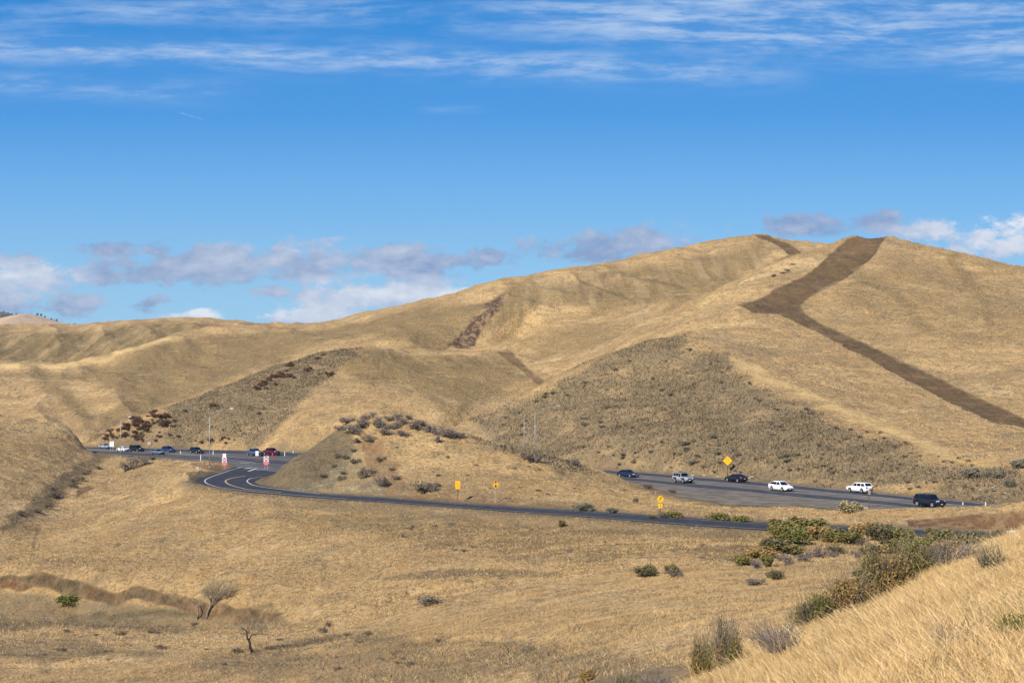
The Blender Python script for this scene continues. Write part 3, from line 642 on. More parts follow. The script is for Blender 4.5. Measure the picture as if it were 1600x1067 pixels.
# ------------------------------------------------------------------ roads
def flat(name,poly,z,mat,kind='structure'):
    """horizontal sheet; triangulated"""
    import bmesh
    bm=bmesh.new(); vs=[bm.verts.new((a,b,z)) for a,b in poly]; f=bm.faces.new(vs)
    bmesh.ops.triangulate(bm,faces=[f]); bmesh.ops.recalc_face_normals(bm,faces=bm.faces[:])
    for g in bm.faces:
        if g.normal.z<0: g.normal_flip()
    me=bpy.data.meshes.new(name); bm.to_mesh(me); bm.free(); o=link(name,me,mat); o['kind']=kind; return o
RZ=ZR+CZ
def edge(line,p): return float(np.interp(p,[a for a,b in line],[b for a,b in line]))
def bandline(t,p,A_=HW_FAR,B_=HW_NEAR): return xy((p,edge(A_,p)*(1-t)+edge(B_,p)*t))
flat('shoulder_gravel',GRP,RZ-0.004,M['gravel'])
flat('highway',HWP,RZ,M['asphalt_old'])
flat('intersection',ISP,RZ+0.004,M['asphalt_mid'])
flat('ramp_road',RPP,RZ+0.008,M['asphalt_dark'])
def hw_band(name,t0,t1,z,mat,p0=116,p1=1800,st=20):
    ps=list(np.arange(p0,p1+1,st)); flat(name,[bandline(t0,p) for p in ps]+[bandline(t1,p) for p in reversed(ps)],z,mat)
hw_band('highway_lane',0.05,0.29,RZ+0.012,M['asphalt_lane'])
hw_band('highway_lane',0.62,0.88,RZ+0.012,M['asphalt_lane'])
def paint(name,pts,w,mat,z,zz=ZR):
    P=[Vector(xy(p,zz)) for p in pts]; L=[];Rr=[]
    for i,p in enumerate(P):
        d=(P[min(i+1,len(P)-1)]-P[max(i-1,0)]).normalized(); n=Vector((-d.y,d.x))*w/2
        L.append(tuple(p+n)); Rr.append(tuple(p-n))
    v=[(*q,z) for q in L+Rr]; n=len(P)
    MBb=MB().add(v,[(i,n+i,n+i+1,i+1) for i in range(n-1)]); o=MBb.build(name,mat); o['kind']='structure'; return o
def smooth(pts,k=6):
    o=[]
    for i in range(len(pts)-1):
        p0=pts[max(i-1,0)];p1=pts[i];p2=pts[i+1];p3=pts[min(i+2,len(pts)-1)]
        for j in range(k):
            t=j/k; w_=cubw(t); o.append(tuple(w_[0]*p0[q]+w_[1]*p1[q]+w_[2]*p2[q]+w_[3]*p3[q] for q in range(2)))
    o.append(pts[-1]); return o
ZP=RZ+0.018
hl=lambda t,a,b:[(p,edge(HW_FAR,p)*(1-t)+edge(HW_NEAR,p)*t) for p in np.arange(a,b+1,20)]
paint('edge_line',hl(0.035,120,1700),0.16,M['white_paint'],ZP)
paint('edge_line',hl(0.90,480,1700),0.16,M['white_paint'],ZP)
paint('lane_line',hl(0.315,640,1700),0.2,M['white_paint'],ZP)
paint('lane_line',hl(0.325,120,400),0.25,M['white_paint'],ZP)
paint('centre_line',hl(0.56,120,1700),0.14,M['yellow_paint'],ZP)
paint('edge_line',smooth([(240,710.5),(280,712.8),(320,715.3),(352,717.6),(380,720.6),(400,723.2)]),0.3,M['white_paint'],ZP)
paint('edge_line',[(398,718.8),(430,719.8),(470,720.8)],0.2,M['white_paint'],ZP)
paint('edge_line',smooth([(378,729.8),(362,734),(347,739),(331,744.6),(321,749.5),(321.5,754),(330,758),(347,762),(392,767.2),(440,771.6),(540,779.2)]),0.22,M['white_paint'],ZP)
paint('centre_line',smooth([(384,743.2),(366,746.2),(354,749.8),(353,753.2),(360,757.6),(376,762),(394,765.2),(440,769)]),0.32,M['yellow_paint'],ZP)
paint('edge_line',smooth([(416,745),(394,747),(386.5,750.3),(388,754),(398,758.3),(424,762.8),(462,767.2),(500,771.8)]),0.22,M['white_paint'],ZP)
rl=lambda t,a,b:[(p,edge(RP_FAR,p)*(1-t)+edge(RP_NEAR,p)*t) for p in np.arange(a,b+1,20)]
paint('edge_line',rl(0.17,500,1800),0.10,M['white_paint'],ZP)
paint('edge_line',rl(0.90,540,1800),0.12,M['white_paint'],ZP)
paint('stop_line',[(388,736.2),(395,733.8),(401.5,731.6)],0.5,M['white_paint'],ZP)
paint('edge_line',[(401,734.6),(412,733.2),(426,732)],0.25,M['white_paint'],ZP)
def arrow(name,a,b,w):
    A_=Vector(xy(a));B_=Vector(xy(b)); d=(B_-A_); L_=d.length; d/=L_; n=Vector((-d.y,d.x))
    P=[A_-n*w*.16,A_+d*L_*.6-n*w*.16,A_+d*L_*.6-n*w*.5,B_,A_+d*L_*.6+n*w*.5,A_+d*L_*.6+n*w*.16,A_+n*w*.16]
    flat(name,[tuple(p) for p in P],ZP,M['white_paint'])
arrow('turn_arrow',(388.5,723.6),(375.5,722.8),1.6); arrow('turn_arrow',(382,732.3),(393,730.6),1.6)

# ------------------------------------------------------------------ plants
def dome_clumps(rs,n,flat=0.55):
    c=[]
    for i in range(n):
        a=rs.uniform(0,2*math.pi); r=0.36*math.sqrt(rs.uniform(0,1)); h=(1-(r/0.5)**2*0.75)
        c.append((r*math.cos(a),r*math.sin(a),rs.uniform(0.25,0.62)*h,rs.uniform(0.13,0.24)))
    return c
def leafy_mesh(name,mat,seed,n=1500,leaf=0.035,clumps=11,core=True,elong=1.6,up=0.3):
    """a crown of loose leaves in uneven clumps inside a box one wide, one tall"""
    rs=np.random.RandomState(seed); cl=dome_clumps(rs,clumps); P=[];T=[]
    for k in range(n):
        c=cl[rs.randint(len(cl))]; d=rs.normal(size=3); d/=np.linalg.norm(d)+1e-9; d[2]=d[2]*0.9+0.1
        r=c[3]*(rs.uniform(0.55,1.08) if rs.rand()<0.8 else rs.uniform(0.1,0.6))
        p=np.array([c[0]+d[0]*r,c[1]+d[1]*r,max(0.01,c[2]*1.0+d[2]*r*1.35)])
        P.append((p,d,c))
    V=np.zeros((n,4,3)); tone=np.zeros((n,2))
    for i,(p,d,c) in enumerate(P):
        a=rs.normal(size=3)+d*0.5+np.array([0,0,up]); a/=np.linalg.norm(a); b=np.cross(a,rs.normal(size=3)); b/=np.linalg.norm(b)+1e-9
        L=leaf*rs.uniform(0.6,1.4); w_=L/elong
        V[i]=[p-a*L-b*w_*.4,p-a*L*.2+b*w_,p+a*L+b*w_*.3,p+a*L*.1-b*w_]
        tone[i]=(np.clip((c[3]-.13)/.11*.5+rs.uniform(0,.5),0,1),rs.uniform(0,1))
    return quads_mesh(name,V,tone,mat)
def twiggy_mesh(name,mat,seed,n=420,wid=0.012,spread=0.55,seg=2,lean=0.0,hmin=0.5):
    """bare or broom-like stems fanning up from the root, forking"""
    rs=np.random.RandomState(seed); V=[];T=[]
    for i in range(n):
        a=rs.uniform(0,2*math.pi); r0=0.12*math.sqrt(rs.rand()); el=rs.uniform(0.15,1.0)
        d=np.array([math.cos(a)*spread*(1.2-el*0.8)+lean,math.sin(a)*spread*(1.2-el*0.8),0.35+el*0.65]); L=rs.uniform(hmin,1.0)*(0.75+0.25*el)
        p=np.array([math.cos(a)*r0,math.sin(a)*r0,0.0]); t=rs.rand(2)
        st=rs.uniform(0.0,0.55) if rs.rand()<0.7 else 0
        p=p+d*L*st
        for k in range(seg):
            q=p+d*L*(1-st)/seg+rs.normal(size=3)*0.035; q[2]=max(q[2],0.01)
            b=np.cross(q-p,rs.normal(size=3)); b/=np.linalg.norm(b)+1e-9; w0=wid*(1-k/seg)+.002; w1=wid*(1-(k+1)/seg)+.002
            V.append([p-b*w0,p+b*w0,q+b*w1,q-b*w1]); T.append(t)
            p=q; d=d+rs.normal(size=3)*0.22
    return quads_mesh(name,np.array(V),np.array(T),mat)
def stems_mesh(name,mat,seed,n=9,r=0.018):
    rs=np.random.RandomState(seed); m=MB()
    for i in range(n):
        a=rs.uniform(0,6.28); e=rs.uniform(0.1,0.36); h=rs.uniform(0.35,0.75)
        m.tube([(0.03*math.cos(a),0.03*math.sin(a),-0.05),(e*.5*math.cos(a),e*.5*math.sin(a),h*.5),(e*math.cos(a+.3),e*math.sin(a+.3),h)],[r,r*.7,r*.3],5)
    me=m.mesh(name); me.materials.append(mat); return me
FOL={}
for k,(mt,n,lf) in {'green':('leaf_green',1500,.036),'bright':('leaf_bright',1500,.036),'dark':('leaf_dark',1500,.036),'olive':('leaf_olive',1500,.036),'sage':('leaf_sage',900,.042),'pale':('leaf_pale',900,.042)}.items():
    FOL[k]=[leafy_mesh('foliage',M[mt],40+i*7+len(k),n,lf,clumps=9+i*2) for i in range(3)]
FOL['grey']=[leafy_mesh('crown',M['twig_grey'],140+i,700,.045,clumps=6+i,elong=3.0,up=.8) for i in range(3)]
FOL['maroon']=[leafy_mesh('crown',M['twig_maroon'],150+i,420,.06,clumps=6+i,elong=2.4,up=.6) for i in range(3)]
FOL['brown']=[leafy_mesh('crown',M['twig_dark'],160+i,420,.055,clumps=6+i,elong=2.6,up=.7) for i in range(3)]
STEM=stems_mesh('stem',M['bark'],5)
G1='dense green shrubs growing where the ramp disappears'
SHN={'green':'green_shrub','bright':'green_shrub','dark':'evergreen_shrub','olive':'browning_shrub','sage':'sage_shrub','pale':'pale_shrub','grey':'bare_shrub','maroon':'maroon_shrub','brown':'brown_shrub'}
srs=np.random.RandomState(77)
def shrub(kind,x0,y0,x1,y1,label,group=None,dmin=6,stems=True,sink=0.06,D=None):
    """shrub filling the picture box given, standing on the ground under its lower edge"""
    p=(x0+x1)/2
    if D is None:
        h=hit(p,y1,dmin)
        if h is None: return None
        x,D,z=h
    else:
        x=(p-800)/F*D; z=float(hill_z(x,D))+CZ
    wd=(x1-x0)/F*D*1.12; ht=max((y1-y0)/F*D*1.05,0.2)
    o=empty(SHN[kind],(x,D+wd*0.25,z-ht*sink),srs.uniform(0,6.28)); o.scale=(wd,wd*0.9,ht*1.12)
    zc=float(hill_z(x,D+wd*0.25))+CZ
    if group==G1: o.scale=(wd*1.6,wd*1.35,ht*1.12)
    elif dmin>=90: o.scale=(wd*1.2,wd*1.05,ht*1.25)
    if D>20: o.location.z=min(zc,z+ht*.5)-ht*sink
    link('foliage' if kind not in('grey','maroon','brown') else 'crown',FOL[kind][srs.randint(3)],None,o)
    if stems: link('stem',STEM,None,o)
    tag(o,label,'shrub',group); return o
# ramp-side green shrubs
shrub('dark',1012,803,1028,811,'tiny dark green shrub left of the curve warning sign post')
shrub('green',1034,796,1072,810,'low green shrub just right of the curve warning sign')
shrub('brown',1028,793,1042,810,'dark twiggy bush right behind the curve warning sign')
shrub('green',1102,797,1146,814,'rounded green shrub at the far ramp edge, larger of two side by side')
shrub('bright',1144,800,1178,816,'bright olive shrub at the far ramp edge, smaller of two side by side')
shrub('green',868,808,887,824,'small round green shrub alone on the slope just below the ramp')
shrub('sage',893,781,932,799,'grey green shrub on the mound side of the ramp, wider of two sage bushes')
shrub('sage',944,790,968,803,'grey green shrub on the mound side of the ramp, smaller of two sage bushes')
shrub('pale',1308,778,1354,802,'big pale yellow grey bush on the gravel shoulder left of the brown sign post')
shrub('brown',1338,838,1358,852,'dry brown shrub between green bushes near the ramp end')
G1='dense green shrubs growing where the ramp disappears'
L1='green shrub in the dense thicket that hides the ramp end'
for b in [(1196,806,1250,832,'green'),(1228,801,1294,834,'green'),(1206,812,1240,842,'green'),(1262,815,1300,845,'olive'),(1290,820,1326,847,'green'),(1312,823,1350,850,'green'),(1192,835,1232,862,'dark'),
          (1176,850,1216,872,'olive'),(1205,845,1250,868,'green'),(1340,808,1374,838,'olive'),(1362,812,1402,844,'dark'),(1378,815,1412,848,'dark'),(1400,818,1436,850,'green'),(1388,836,1430,862,'green'),(1418,826,1456,862,'green'),
          (1430,838,1466,868,'bright'),(1445,818,1492,852,'green'),(1440,845,1475,870,'green'),(1466,836,1503,866,'olive'),(1498,823,1534,856,'green'),(1526,833,1560,852,'bright'),(1553,823,1590,848,'dark'),(1480,830,1500,845,'green'),(1480,850,1520,862,'olive')]:
    shrub(b[4],b[0],b[1],b[2],b[3],L1,G1,dmin=90)
shrub('bright',1216,822,1275,852,'bright yellow green dome shrub before the ramp thicket',dmin=80)
shrub('dark',1347,846,1384,866,'dark green shrub behind the grey wooden fence post',dmin=70)
shrub('green',1376,849,1410,866,'green shrub right of the grey wooden fence post',dmin=70)
shrub('dark',1290,850,1321,865,'small dark blue green shrub in dry grass below the thicket',dmin=70)
shrub('green',1184,860,1220,886,'green shrub at the lower left tip of the thicket, right of two',dmin=70)
shrub('green',1142,860,1176,884,'green shrub at the lower left tip of the thicket, left of two',dmin=70)
for b in [(1170,866,1196,888),(1214,858,1246,884),(1240,856,1276,878),(1262,846,1300,872),(1163,897,1200,916),(1290,856,1318,872),(1330,852,1350,872)]:
    shrub('grey',*b,'bare grey purple brush along the lower edge of the thicket','bare brush below the thicket',dmin=70)
shrub('dark',1196,886,1228,906,'dark green shrub alone in straw grass below the grey brush',dmin=60)
shrub('dark',1332,889,1353,900,'tiny dark green bush alone on the slope above the big near bushes',dmin=60)
shrub('dark',986,882,1036,902,'wide dark bush with green top, left of the pair on the middle slope',dmin=60)
shrub('green',1000,878,1028,897,'green sprouting top growing out of the left bush of the pair',dmin=60)
shrub('brown',1034,884,1074,902,'dark bush with green tip, right of the pair on the middle slope',dmin=60)
shrub('green',1038,878,1066,894,'green sprouting top growing out of the right bush of the pair',dmin=60)
shrub('brown',633,930,694,947,'low dark brown bush lying alone in the pale middle meadow',dmin=60)
shrub('brown',506,968,520,980,'dark little bush right of the two bare trees, upper of a close pair',dmin=60)
shrub('brown',496,975,512,990,'dark little bush right of the two bare trees, lower of a close pair',dmin=60)
shrub('bright',80,934,124,953,'yellow green bush growing below the red eroded bank',dmin=60)
shrub('olive',903,1040,934,1064,'small olive tuft near the bottom edge of the meadow',dmin=40)
for b in [(1508,729,1536,747),(1536,733,1554,747),(1554,734,1574,748),(1570,745,1588,762),(1583,715,1608,732)]:
    shrub('sage',*b,'grey green round bush on the slope above the right end of the highway','sage bushes above the highway',dmin=190)
shrub('brown',815,708,852,727,'dark brush on the crest of the mound in front of the street lamps',dmin=200)
shrub('grey',885,715,908,728,'grey brush at the far foot of the mound near the highway',dmin=200)
shrub('maroon',1005,753,1019,765,'reddish brown tumbleweed at the gravel edge, left of two')
shrub('maroon',1044,762,1056,771,'reddish brown tumbleweed at the gravel edge, right of two')
shrub('brown',989,774,1002,785,'little brown bush in straw grass on the mound shoulder')
for b in [(183,716,206,737),(198,713,222,733),(218,712,232,728),(228,711,242,720)]:
    shrub('grey',*b,'grey brush on the bank in front of the left street lamp','grey brush on the left road bank',dmin=200)
for b in [(529,650,553,664),(561,646,578,656),(577,643,590,652),(546,659,570,674),(533,667,560,682),(522,663,538,674),(558,655,575,667),(580,650,608,670),(600,648,616,659),(614,646,632,657),(600,661,628,674),(616,655,638,667),
          (634,656,662,674),(650,655,666,667),(656,661,676,678),(672,663,690,680),(682,670,704,686),(696,666,712,681),(694,675,718,687),(676,677,688,694),(712,676,730,686),(548,672,566,682),(545,684,563,696),(564,681,584,694),(590,672,616,682),(618,672,640,683),(632,646,646,656)]:
    shrub('grey',*b,'round grey leafless shrub in the dense cluster on top of the mound','grey shrubs on the mound top',dmin=225)
for b in [(523,707,534,717),(534,710,545,720),(546,717,562,725),(560,727,582,747),(577,733,588,740),(582,743,606,763),(500,737,513,748),(527,741,540,751),(532,734,542,742),(586,714,602,722),(611,742,625,750),(674,752,688,762),(606,729,618,736),(545,700,556,708),(518,724,526,731)]:
    shrub('brown',*b,'small dark shrub scattered on the bare left face of the mound','dark shrubs on the mound face',dmin=215)
shrub('brown',645,748,678,771,'largest dark bush low on the mound left of the yellow rectangular sign',dmin=205)
shrub('grey',664,752,686,770,'pale grey bush touching the largest dark bush low on the mound',dmin=205)
# scattered brush on the big dark slopes
def scatter(n,poly,kind,wpx,asp,label,group,dmin,dmax,seed):
    rs=np.random.RandomState(seed); P=np.array(poly); c=0;t=0
    while c<n and t<n*30:
        t+=1; a=rs.uniform(P[:,0].min(),P[:,0].max()); b=rs.uniform(P[:,1].min(),P[:,1].max())
        if poly_sd(poly,np.array([a]),np.array([b]))[0]>0: continue
        h=hit(a,b,dmin)
        if h is None or h[1]>dmax or road_sd(np.array([h[0]]),np.array([h[1]]))[0]<2.5: continue
        w_=rs.uniform(*wpx); hh=w_*asp*rs.uniform(.8,1.2)
        shrub(kind,a-w_/2,b-hh,a+w_/2,b,label,group,dmin,stems=False); c+=1
LM='dark maroon brush clump on the cut hillside above the left traffic'; GM='maroon brush on the left cut'
for pl,n,w_ in (([(158,688),(178,676),(205,662),(214,655),(222,662),(200,680),(200,700),(165,697)],34,(7,13)),([(200,672),(235,660),(236,690),(205,698)],26,(6,11)),([(224,668),(232,653),(262,650),(274,662),(258,672),(236,664)],22,(6,12)),
                ([(205,656),(215,650),(222,654),(210,662)],4,(8,12)),([(228,648),(242,642),(244,648),(230,654)],6,(6,10)),([(250,664),(278,655),(278,690),(240,694)],9,(4,9)),([(240,690),(330,684),(400,692),(330,698),(250,699)],10,(4,9)),
                ([(388,606),(404,600),(440,582),(463,580),(462,592),(430,604),(400,614)],30,(5,10)),([(440,576),(458,566),(462,572),(444,578)],5,(7,11)),([(498,586),(522,580),(520,588),(505,592)],6,(6,10)),
                ([(470,580),(486,572),(488,580),(474,584)],4,(5,9)),([(325,634),(342,630),(340,636),(328,638)],4,(6,9)),([(280,644),(290,640),(290,646),(280,648)],2,(5,8)),([(484,562),(500,556),(520,550),(500,562)],5,(5,8)),
                ([(290,670),(380,640),(440,630),(400,670),(330,685)],7,(4,7))):
    scatter(n,pl,'maroon',w_,0.62,LM,GM,370,520,int(pl[0][0]*3+pl[0][1]))
LR='small brown brush scattered over the dark slope behind the right highway'; GR='brush on the dark slope'
scatter(60,[(1100,740),(1000,732),(900,722),(960,700),(1100,690),(1250,720),(1400,740),(1560,760),(1580,790),(1400,772),(1250,752)],'brown',(4,11),0.6,LR,GR,200,330,5)
scatter(45,[(1130,560),(1200,625),(1330,680),(1450,715),(1560,740),(1540,765),(1400,750),(1250,720),(1150,650),(1100,570)],'brown',(4,10),0.55,LR,GR,200,380,6)
scatter(30,[(760,665),(870,610),(1000,548),(1080,545),(1100,640),(1000,700),(870,700)],'brown',(5,12),0.5,LR,GR,260,400,7)
scatter(16,[(900,700),(1050,680),(1200,690),(1300,720),(1200,740),(1000,728)],'sage',(7,15),0.5,'grey green low brush low on the dark slope behind the right highway','sage on the dark slope',250,330,8)
for i,b in enumerate([(1307,405,1316,411),(1221,426,1229,432),(1206,430,1215,436)]):
    pass
scatter(9,[(1200,432),(1236,410),(1246,416),(1216,436)],'brown',(4,8),.6,'little dark bush beside the top of the fire break on the high ridge','bushes near the upper fire break',440,700,9)
scatter(26,[(1232,628),(1300,650),(1420,690),(1560,735),(1540,742),(1400,705),(1290,668)],'brown',(5,10),.6,'brown weed along the brow of the right slope','weeds on the brow',200,380,10)
scatter(18,[(560,700),(600,690),(900,740),(1000,770),(900,780),(700,760),(600,740)],'brown',(4,9),.5,'low brown weed dotted over the grassy mound','weeds on the mound',200,280,12)
scatter(34,[(620,810),(900,835),(1150,850),(1150,880),(900,885),(700,870),(560,840)],'grey',(5,15),.45,'grey brown weed clump in the scrubby belt just below the ramp','weeds below the ramp',60,250,13)
scatter(34,[(0,985),(200,975),(480,985),(700,1000),(850,1010),(820,1060),(500,1050),(100,1040)],'brown',(9,24),.42,'low dark weed patch in the rough meadow near the bottom edge','weeds in the near meadow',40,180,14)
scatter(12,[(30,805),(110,750),(150,722),(158,730),(110,770),(50,815)],'brown',(9,18),.6,'dark brush lining the gully under the left hill','brush in the left gully',200,400,15)

# bare trees in the hollow
def bare_tree(base,scale,paths,twig_boxes,mat,label,seed,n=420,stub=None):
    h=hit(*base,60); x,D,z=h; k=D/F
    o=empty('bare_tree',(x,D,z)); m=MB(); rs=np.random.RandomState(seed); ends=[]
    for pts,r0,r1 in paths:
        P=[((a-base[0])*k,rs.uniform(-.12,.12)*i,(base[1]-b)*k) for i,(a,b) in enumerate(pts)]
        n_=len(P); m.tube(P,[r0+(r1-r0)*i/(n_-1) for i in range(n_)],7)
    m.build('trunk',mat,o,smooth=True)
    V=[];T=[]
    for (bx0,by0,bx1,by1,src) in twig_boxes:
        for i in range(n):
            a=np.array([(src[0]-base[0])*k,0,(base[1]-src[1])*k]); 
            e=np.array([rs.uniform(bx0,bx1),rs.uniform(by0,by1)]); cx,cy=(bx0+bx1)/2,(by0+by1)/2
            rr=((e[0]-cx)/((bx1-bx0)/2))**2+((e[1]-cy)/((by1-by0)/2))**2
            if rr>1: continue
            b=np.array([(e[0]-base[0])*k,rs.normal()*(bx1-bx0)*k*.25,(base[1]-e[1])*k])
            d=b-a; p=a+d*rs.uniform(.35,.9); q=p+(b-p)*rs.uniform(.4,1)+rs.normal(size=3)*.12
            mid=(p+q)/2+rs.normal(size=3)*.08; w0=rs.uniform(.005,.015); t=rs.rand(2)
            for s0,s1,wa,wb in ((p,mid,w0,w0*.7),(mid,q,w0*.7,w0*.3)):
                c=np.cross(s1-s0,rs.normal(size=3)); c/=np.linalg.norm(c)+1e-9; V.append([s0-c*wa,s0+c*wa,s1+c*wb,s1-c*wb]); T.append(t)
    link('crown',quads_mesh('crown',np.array(V),np.array(T),M['twig_pale']),None,o)
    tag(o,label,'tree'); return o
bare_tree((323,966),1,[([(323,968),(324,957),(328,947),(329,936),(337,928)],.17,.07),([(328,947),(340,934),(350,926),(364,921)],.09,.03),([(329,938),(324,926),(318,918)],.06,.02),([(337,928),(345,915),(352,903)],.06,.02),([(350,926),(360,912),(366,904)],.05,.015)],
 [(308,896,376,932,(333,936)),(318,904,372,936,(345,928)),(312,912,340,934,(328,934))],M['bark'],'grey leafless tree with a rounded twiggy crown in front of the red bank',31,620)
bare_tree((309,967),1,[([(309,968),(310,958),(309,949),(304,942),(299,936)],.12,.05),([(309,950),(313,943),(312,936)],.07,.03),([(304,943),(298,940)],.05,.03)],
 [(296,932,318,950,(308,950))],M['bark'],'short broken grey tree trunk left of the twiggy leafless tree',32,60)
bare_tree((396,1019),1,[([(396,1021),(391,1012),(390,1002),(387,996),(384,986),(378,979)],.15,.04),([(389,999),(393,992),(402,990),(420,991)],.07,.015),([(384,986),(390,976),(392,968)],.03,.01)],
 [(352,956,432,996,(390,992)),(380,962,430,990,(400,990))],M['bark_dark'],'dark crooked tree with a thin wide crown standing in the straw meadow',33,420)

# near bushes on the foreground slope
def near_bush(name,x0,y0,x1,y1,D,label,foliage=(),twigs=None,stem=True,seed=0,dy=0.5,rz=None):
    p=(x0+x1)/2; x=(p-800)/F*D; z=HY-y1; z=-(y1-HY)/F*D+CZ; zg=float(hill_z(x,D))+CZ
    ht=(y1-y0)/F*D+(max(0,z-zg)); wd=(x1-x0)/F*D*1.3; ht*=1.08
    o=empty(name,(x,D,zg-0.03),0 if rz is None else rz); o.scale=(wd,wd*.8,ht)
    for kind,n,lf,cl in foliage: link('foliage',leafy_mesh('foliage',M[kind],seed+cl,n,lf,cl,elong=2.6,up=1.0),None,o)
    if twigs: link('crown',twiggy_mesh('crown',M[twigs[0]],seed+3,twigs[1],twigs[2],twigs[3],3,twigs[4] if len(twigs)>4 else 0),None,o)
    if stem: link('stem',stems_mesh('stem',M['bark'],seed+5,9,.012),None,o)
    tag(o,label,'bush'); return o
near_bush('green_bush',1240,924,1304,996,44,'green feathery bush at the left end of the near bush row',[('leaf_green',3600,0.027,12),('leaf_bright',700,0.027,9)],('twig_dark',300,.005,.5),seed=201)
near_bush('browning_bush',1284,912,1366,990,45,'rusty brown and olive bush in the middle of the near bush row',[('leaf_olive',3800,0.023,13)],('twig_dark',400,.005,.5),seed=211)
near_bush('green_bush',1342,884,1420,978,46,'tall olive green bush right of the rusty bush in the near row',[('leaf_green',4200,0.023,14),('leaf_olive',1600,0.023,10)],('twig_dark',400,.005,.5),seed=221)
near_bush('green_bush',1392,878,1460,955,47,'broad green bush at the right end of the near bush row',[('leaf_green',3600,0.025,13),('leaf_bright',1300,0.025,10)],('twig_dark',300,.005,.5),seed=231)
near_bush('dry_bush',1388,858,1418,905,50,'dry brown seed topped bush standing behind the near bush row',[],('twig_dark',420,.012,.42),seed=241)
near_bush('pale_bush',1416,868,1450,908,49,'pale yellow green bush at the back of the near bush row',[('leaf_pale',1200,0.029,9)],('twig_grey',200,.008,.45),seed=251)
near_bush('bare_bush',1196,958,1254,1010,41,'bare grey branching bush at the left foot of the near bush row',[],('twig_grey',320,.007,.9,-.3),seed=261)
near_bush('bare_bush',1200,990,1250,1045,36.5,'lowest bare grey bush at the left edge of the straw slope',[],('twig_grey',340,.007,.9),seed=271)
near_bush('bare_bush',1444,872,1512,930,46.5,'bare grey branches fanning out right of the near bush row',[],('twig_grey',300,.006,.8,.35),seed=281)
near_bush('pale_bush',1522,846,1576,902,42,'thin pale yellow green weed bush on the upper straw slope',[('leaf_pale',700,0.021,10)],('twig_dark',260,.006,.4),seed=291)
near_bush('green_bush',1076,1010,1116,1085,44,'green bush with brown seed heads cut by the bottom edge, left of two tall ones',[('leaf_green',1900,0.023,9),('leaf_olive',700,0.026,6)],('twig_dark',300,.008,.4),seed=301)
near_bush('green_bush',1112,988,1156,1090,43,'tallest upright green bush at the bottom edge',[('leaf_bright',1500,0.023,8),('leaf_olive',900,0.023,7)],('twig_grey',420,.008,.45),seed=311)
near_bush('green_bush',956,1036,1004,1090,45,'grey green bush cut by the bottom edge, leftmost of the bottom bushes',[('leaf_green',1500,0.026,9)],('twig_grey',300,.008,.5),seed=321)
near_bush('bare_bush',998,1050,1056,1095,43,'low bare grey bush at the bottom edge between two green ones',[],('twig_grey',420,.008,.6),seed=331)
near_bush('green_tuft',1556,990,1625,1040,19,'fresh green tuft among straw at the right edge',[('leaf_bright',700,0.039,6)],('leaf_bright',420,.008,.6),False,seed=341)
near_bush('grey_weed',1440,985,1520,1042,20,'flattened grey stemmed weed lying in the near straw',[],('twig_grey',160,.004,.9,.4),False,seed=351)

# ------------------------------------------------------------------ grass: nobody could count it
BAD=np.clip(dirt+1.0*grey+0.95*soil+0.6*scrubm+0.85*darkm+0.9*rock+0.5*olive,0,1)
def blades(name,n,d0,d1,pa,pb,h,wd,mat,seed,maxslope=None,lean=0.5,clump=1.0,jit=.22,only=None):
    rs=np.random.RandomState(seed); X_=[];Y_=[]
    got=0
    out=[]
    while got<n:
        m=n*2; D=np.sqrt(rs.uniform(d0*d0,d1*d1,m)); p=rs.uniform(pa,pb,m); x=(p-800)/F*D
        ia=np.clip(np.interp(p,PXC,np.arange(len(PXC))).astype(int),0,len(PXC)-1); ib=np.clip(np.interp(D,DD,np.arange(len(DD))).astype(int),0,len(DD)-1)
        bad=BAD[ib,ia] if only is None else 1-only[ib,ia]
        den=0.35+0.65*sm(-.25,.25,fbm(x/(4*clump),D/(4*clump),3,seed))
        ok=(rs.rand(m)>bad)&(rs.rand(m)<den)&(sdG[ib,ia]>1.2)
        out.append(np.stack([x[ok],D[ok]],1)); got+=ok.sum()
    Q=np.concatenate(out)[:n]; x,y=Q[:,0],Q[:,1]; z=hill_z(x,y)+CZ
    hh=h*rs.uniform(.5,1.3,n)*(0.75+.5*(fbm(x/3,y/3,2,seed+2)+.5)); a=rs.uniform(0,6.283,n)
    wind=fbm(x/5,y/5,2,seed+4)*1.5+2.6
    lx=np.cos(wind)*hh*lean*rs.uniform(.2,1.3,n)+rs.normal(size=n)*hh*jit; ly=np.sin(wind)*hh*lean*rs.uniform(.2,1.3,n)*.6+rs.normal(size=n)*hh*jit
    w_=wd*rs.uniform(.6,1.4,n); bx=np.cos(a)*w_; by=np.sin(a)*w_
    V=np.zeros((n,4,3)); 
    V[:,0]=np.stack([x-bx,y-by,z-.02],1); V[:,1]=np.stack([x+bx,y+by,z-.02],1)
    V[:,2]=np.stack([x+lx+bx*.25,y+ly+by*.25,z+hh],1); V[:,3]=np.stack([x+lx-bx*.25,y+ly-by*.25,z+hh*.98],1)
    t=np.stack([np.clip(.5+fbm(x/2.5,y/2.5,3,seed+6)*.9+rs.uniform(-.35,.35,n),0,1),rs.rand(n)],1)
    o=link(name,quads_mesh(name,V,t,mat)); tag(o,None,None,None,'stuff'); return o
blades('tall_grass',400000,9,56,1080,1850,.20,.0038,M['straw'],1,lean=.22,jit=.75)
blades('seed_stalks',8000,9,56,1080,1800,.42,.0028,M['straw'],6,lean=.3,jit=.4)
blades('meadow_grass',260000,56,130,-60,1660,.14,.0105,M['straw_far'],2,lean=.25,jit=1.1)
blades('meadow_grass',240000,130,250,-60,1660,.16,.024,M['straw_far'],3,lean=.25,jit=1.1)
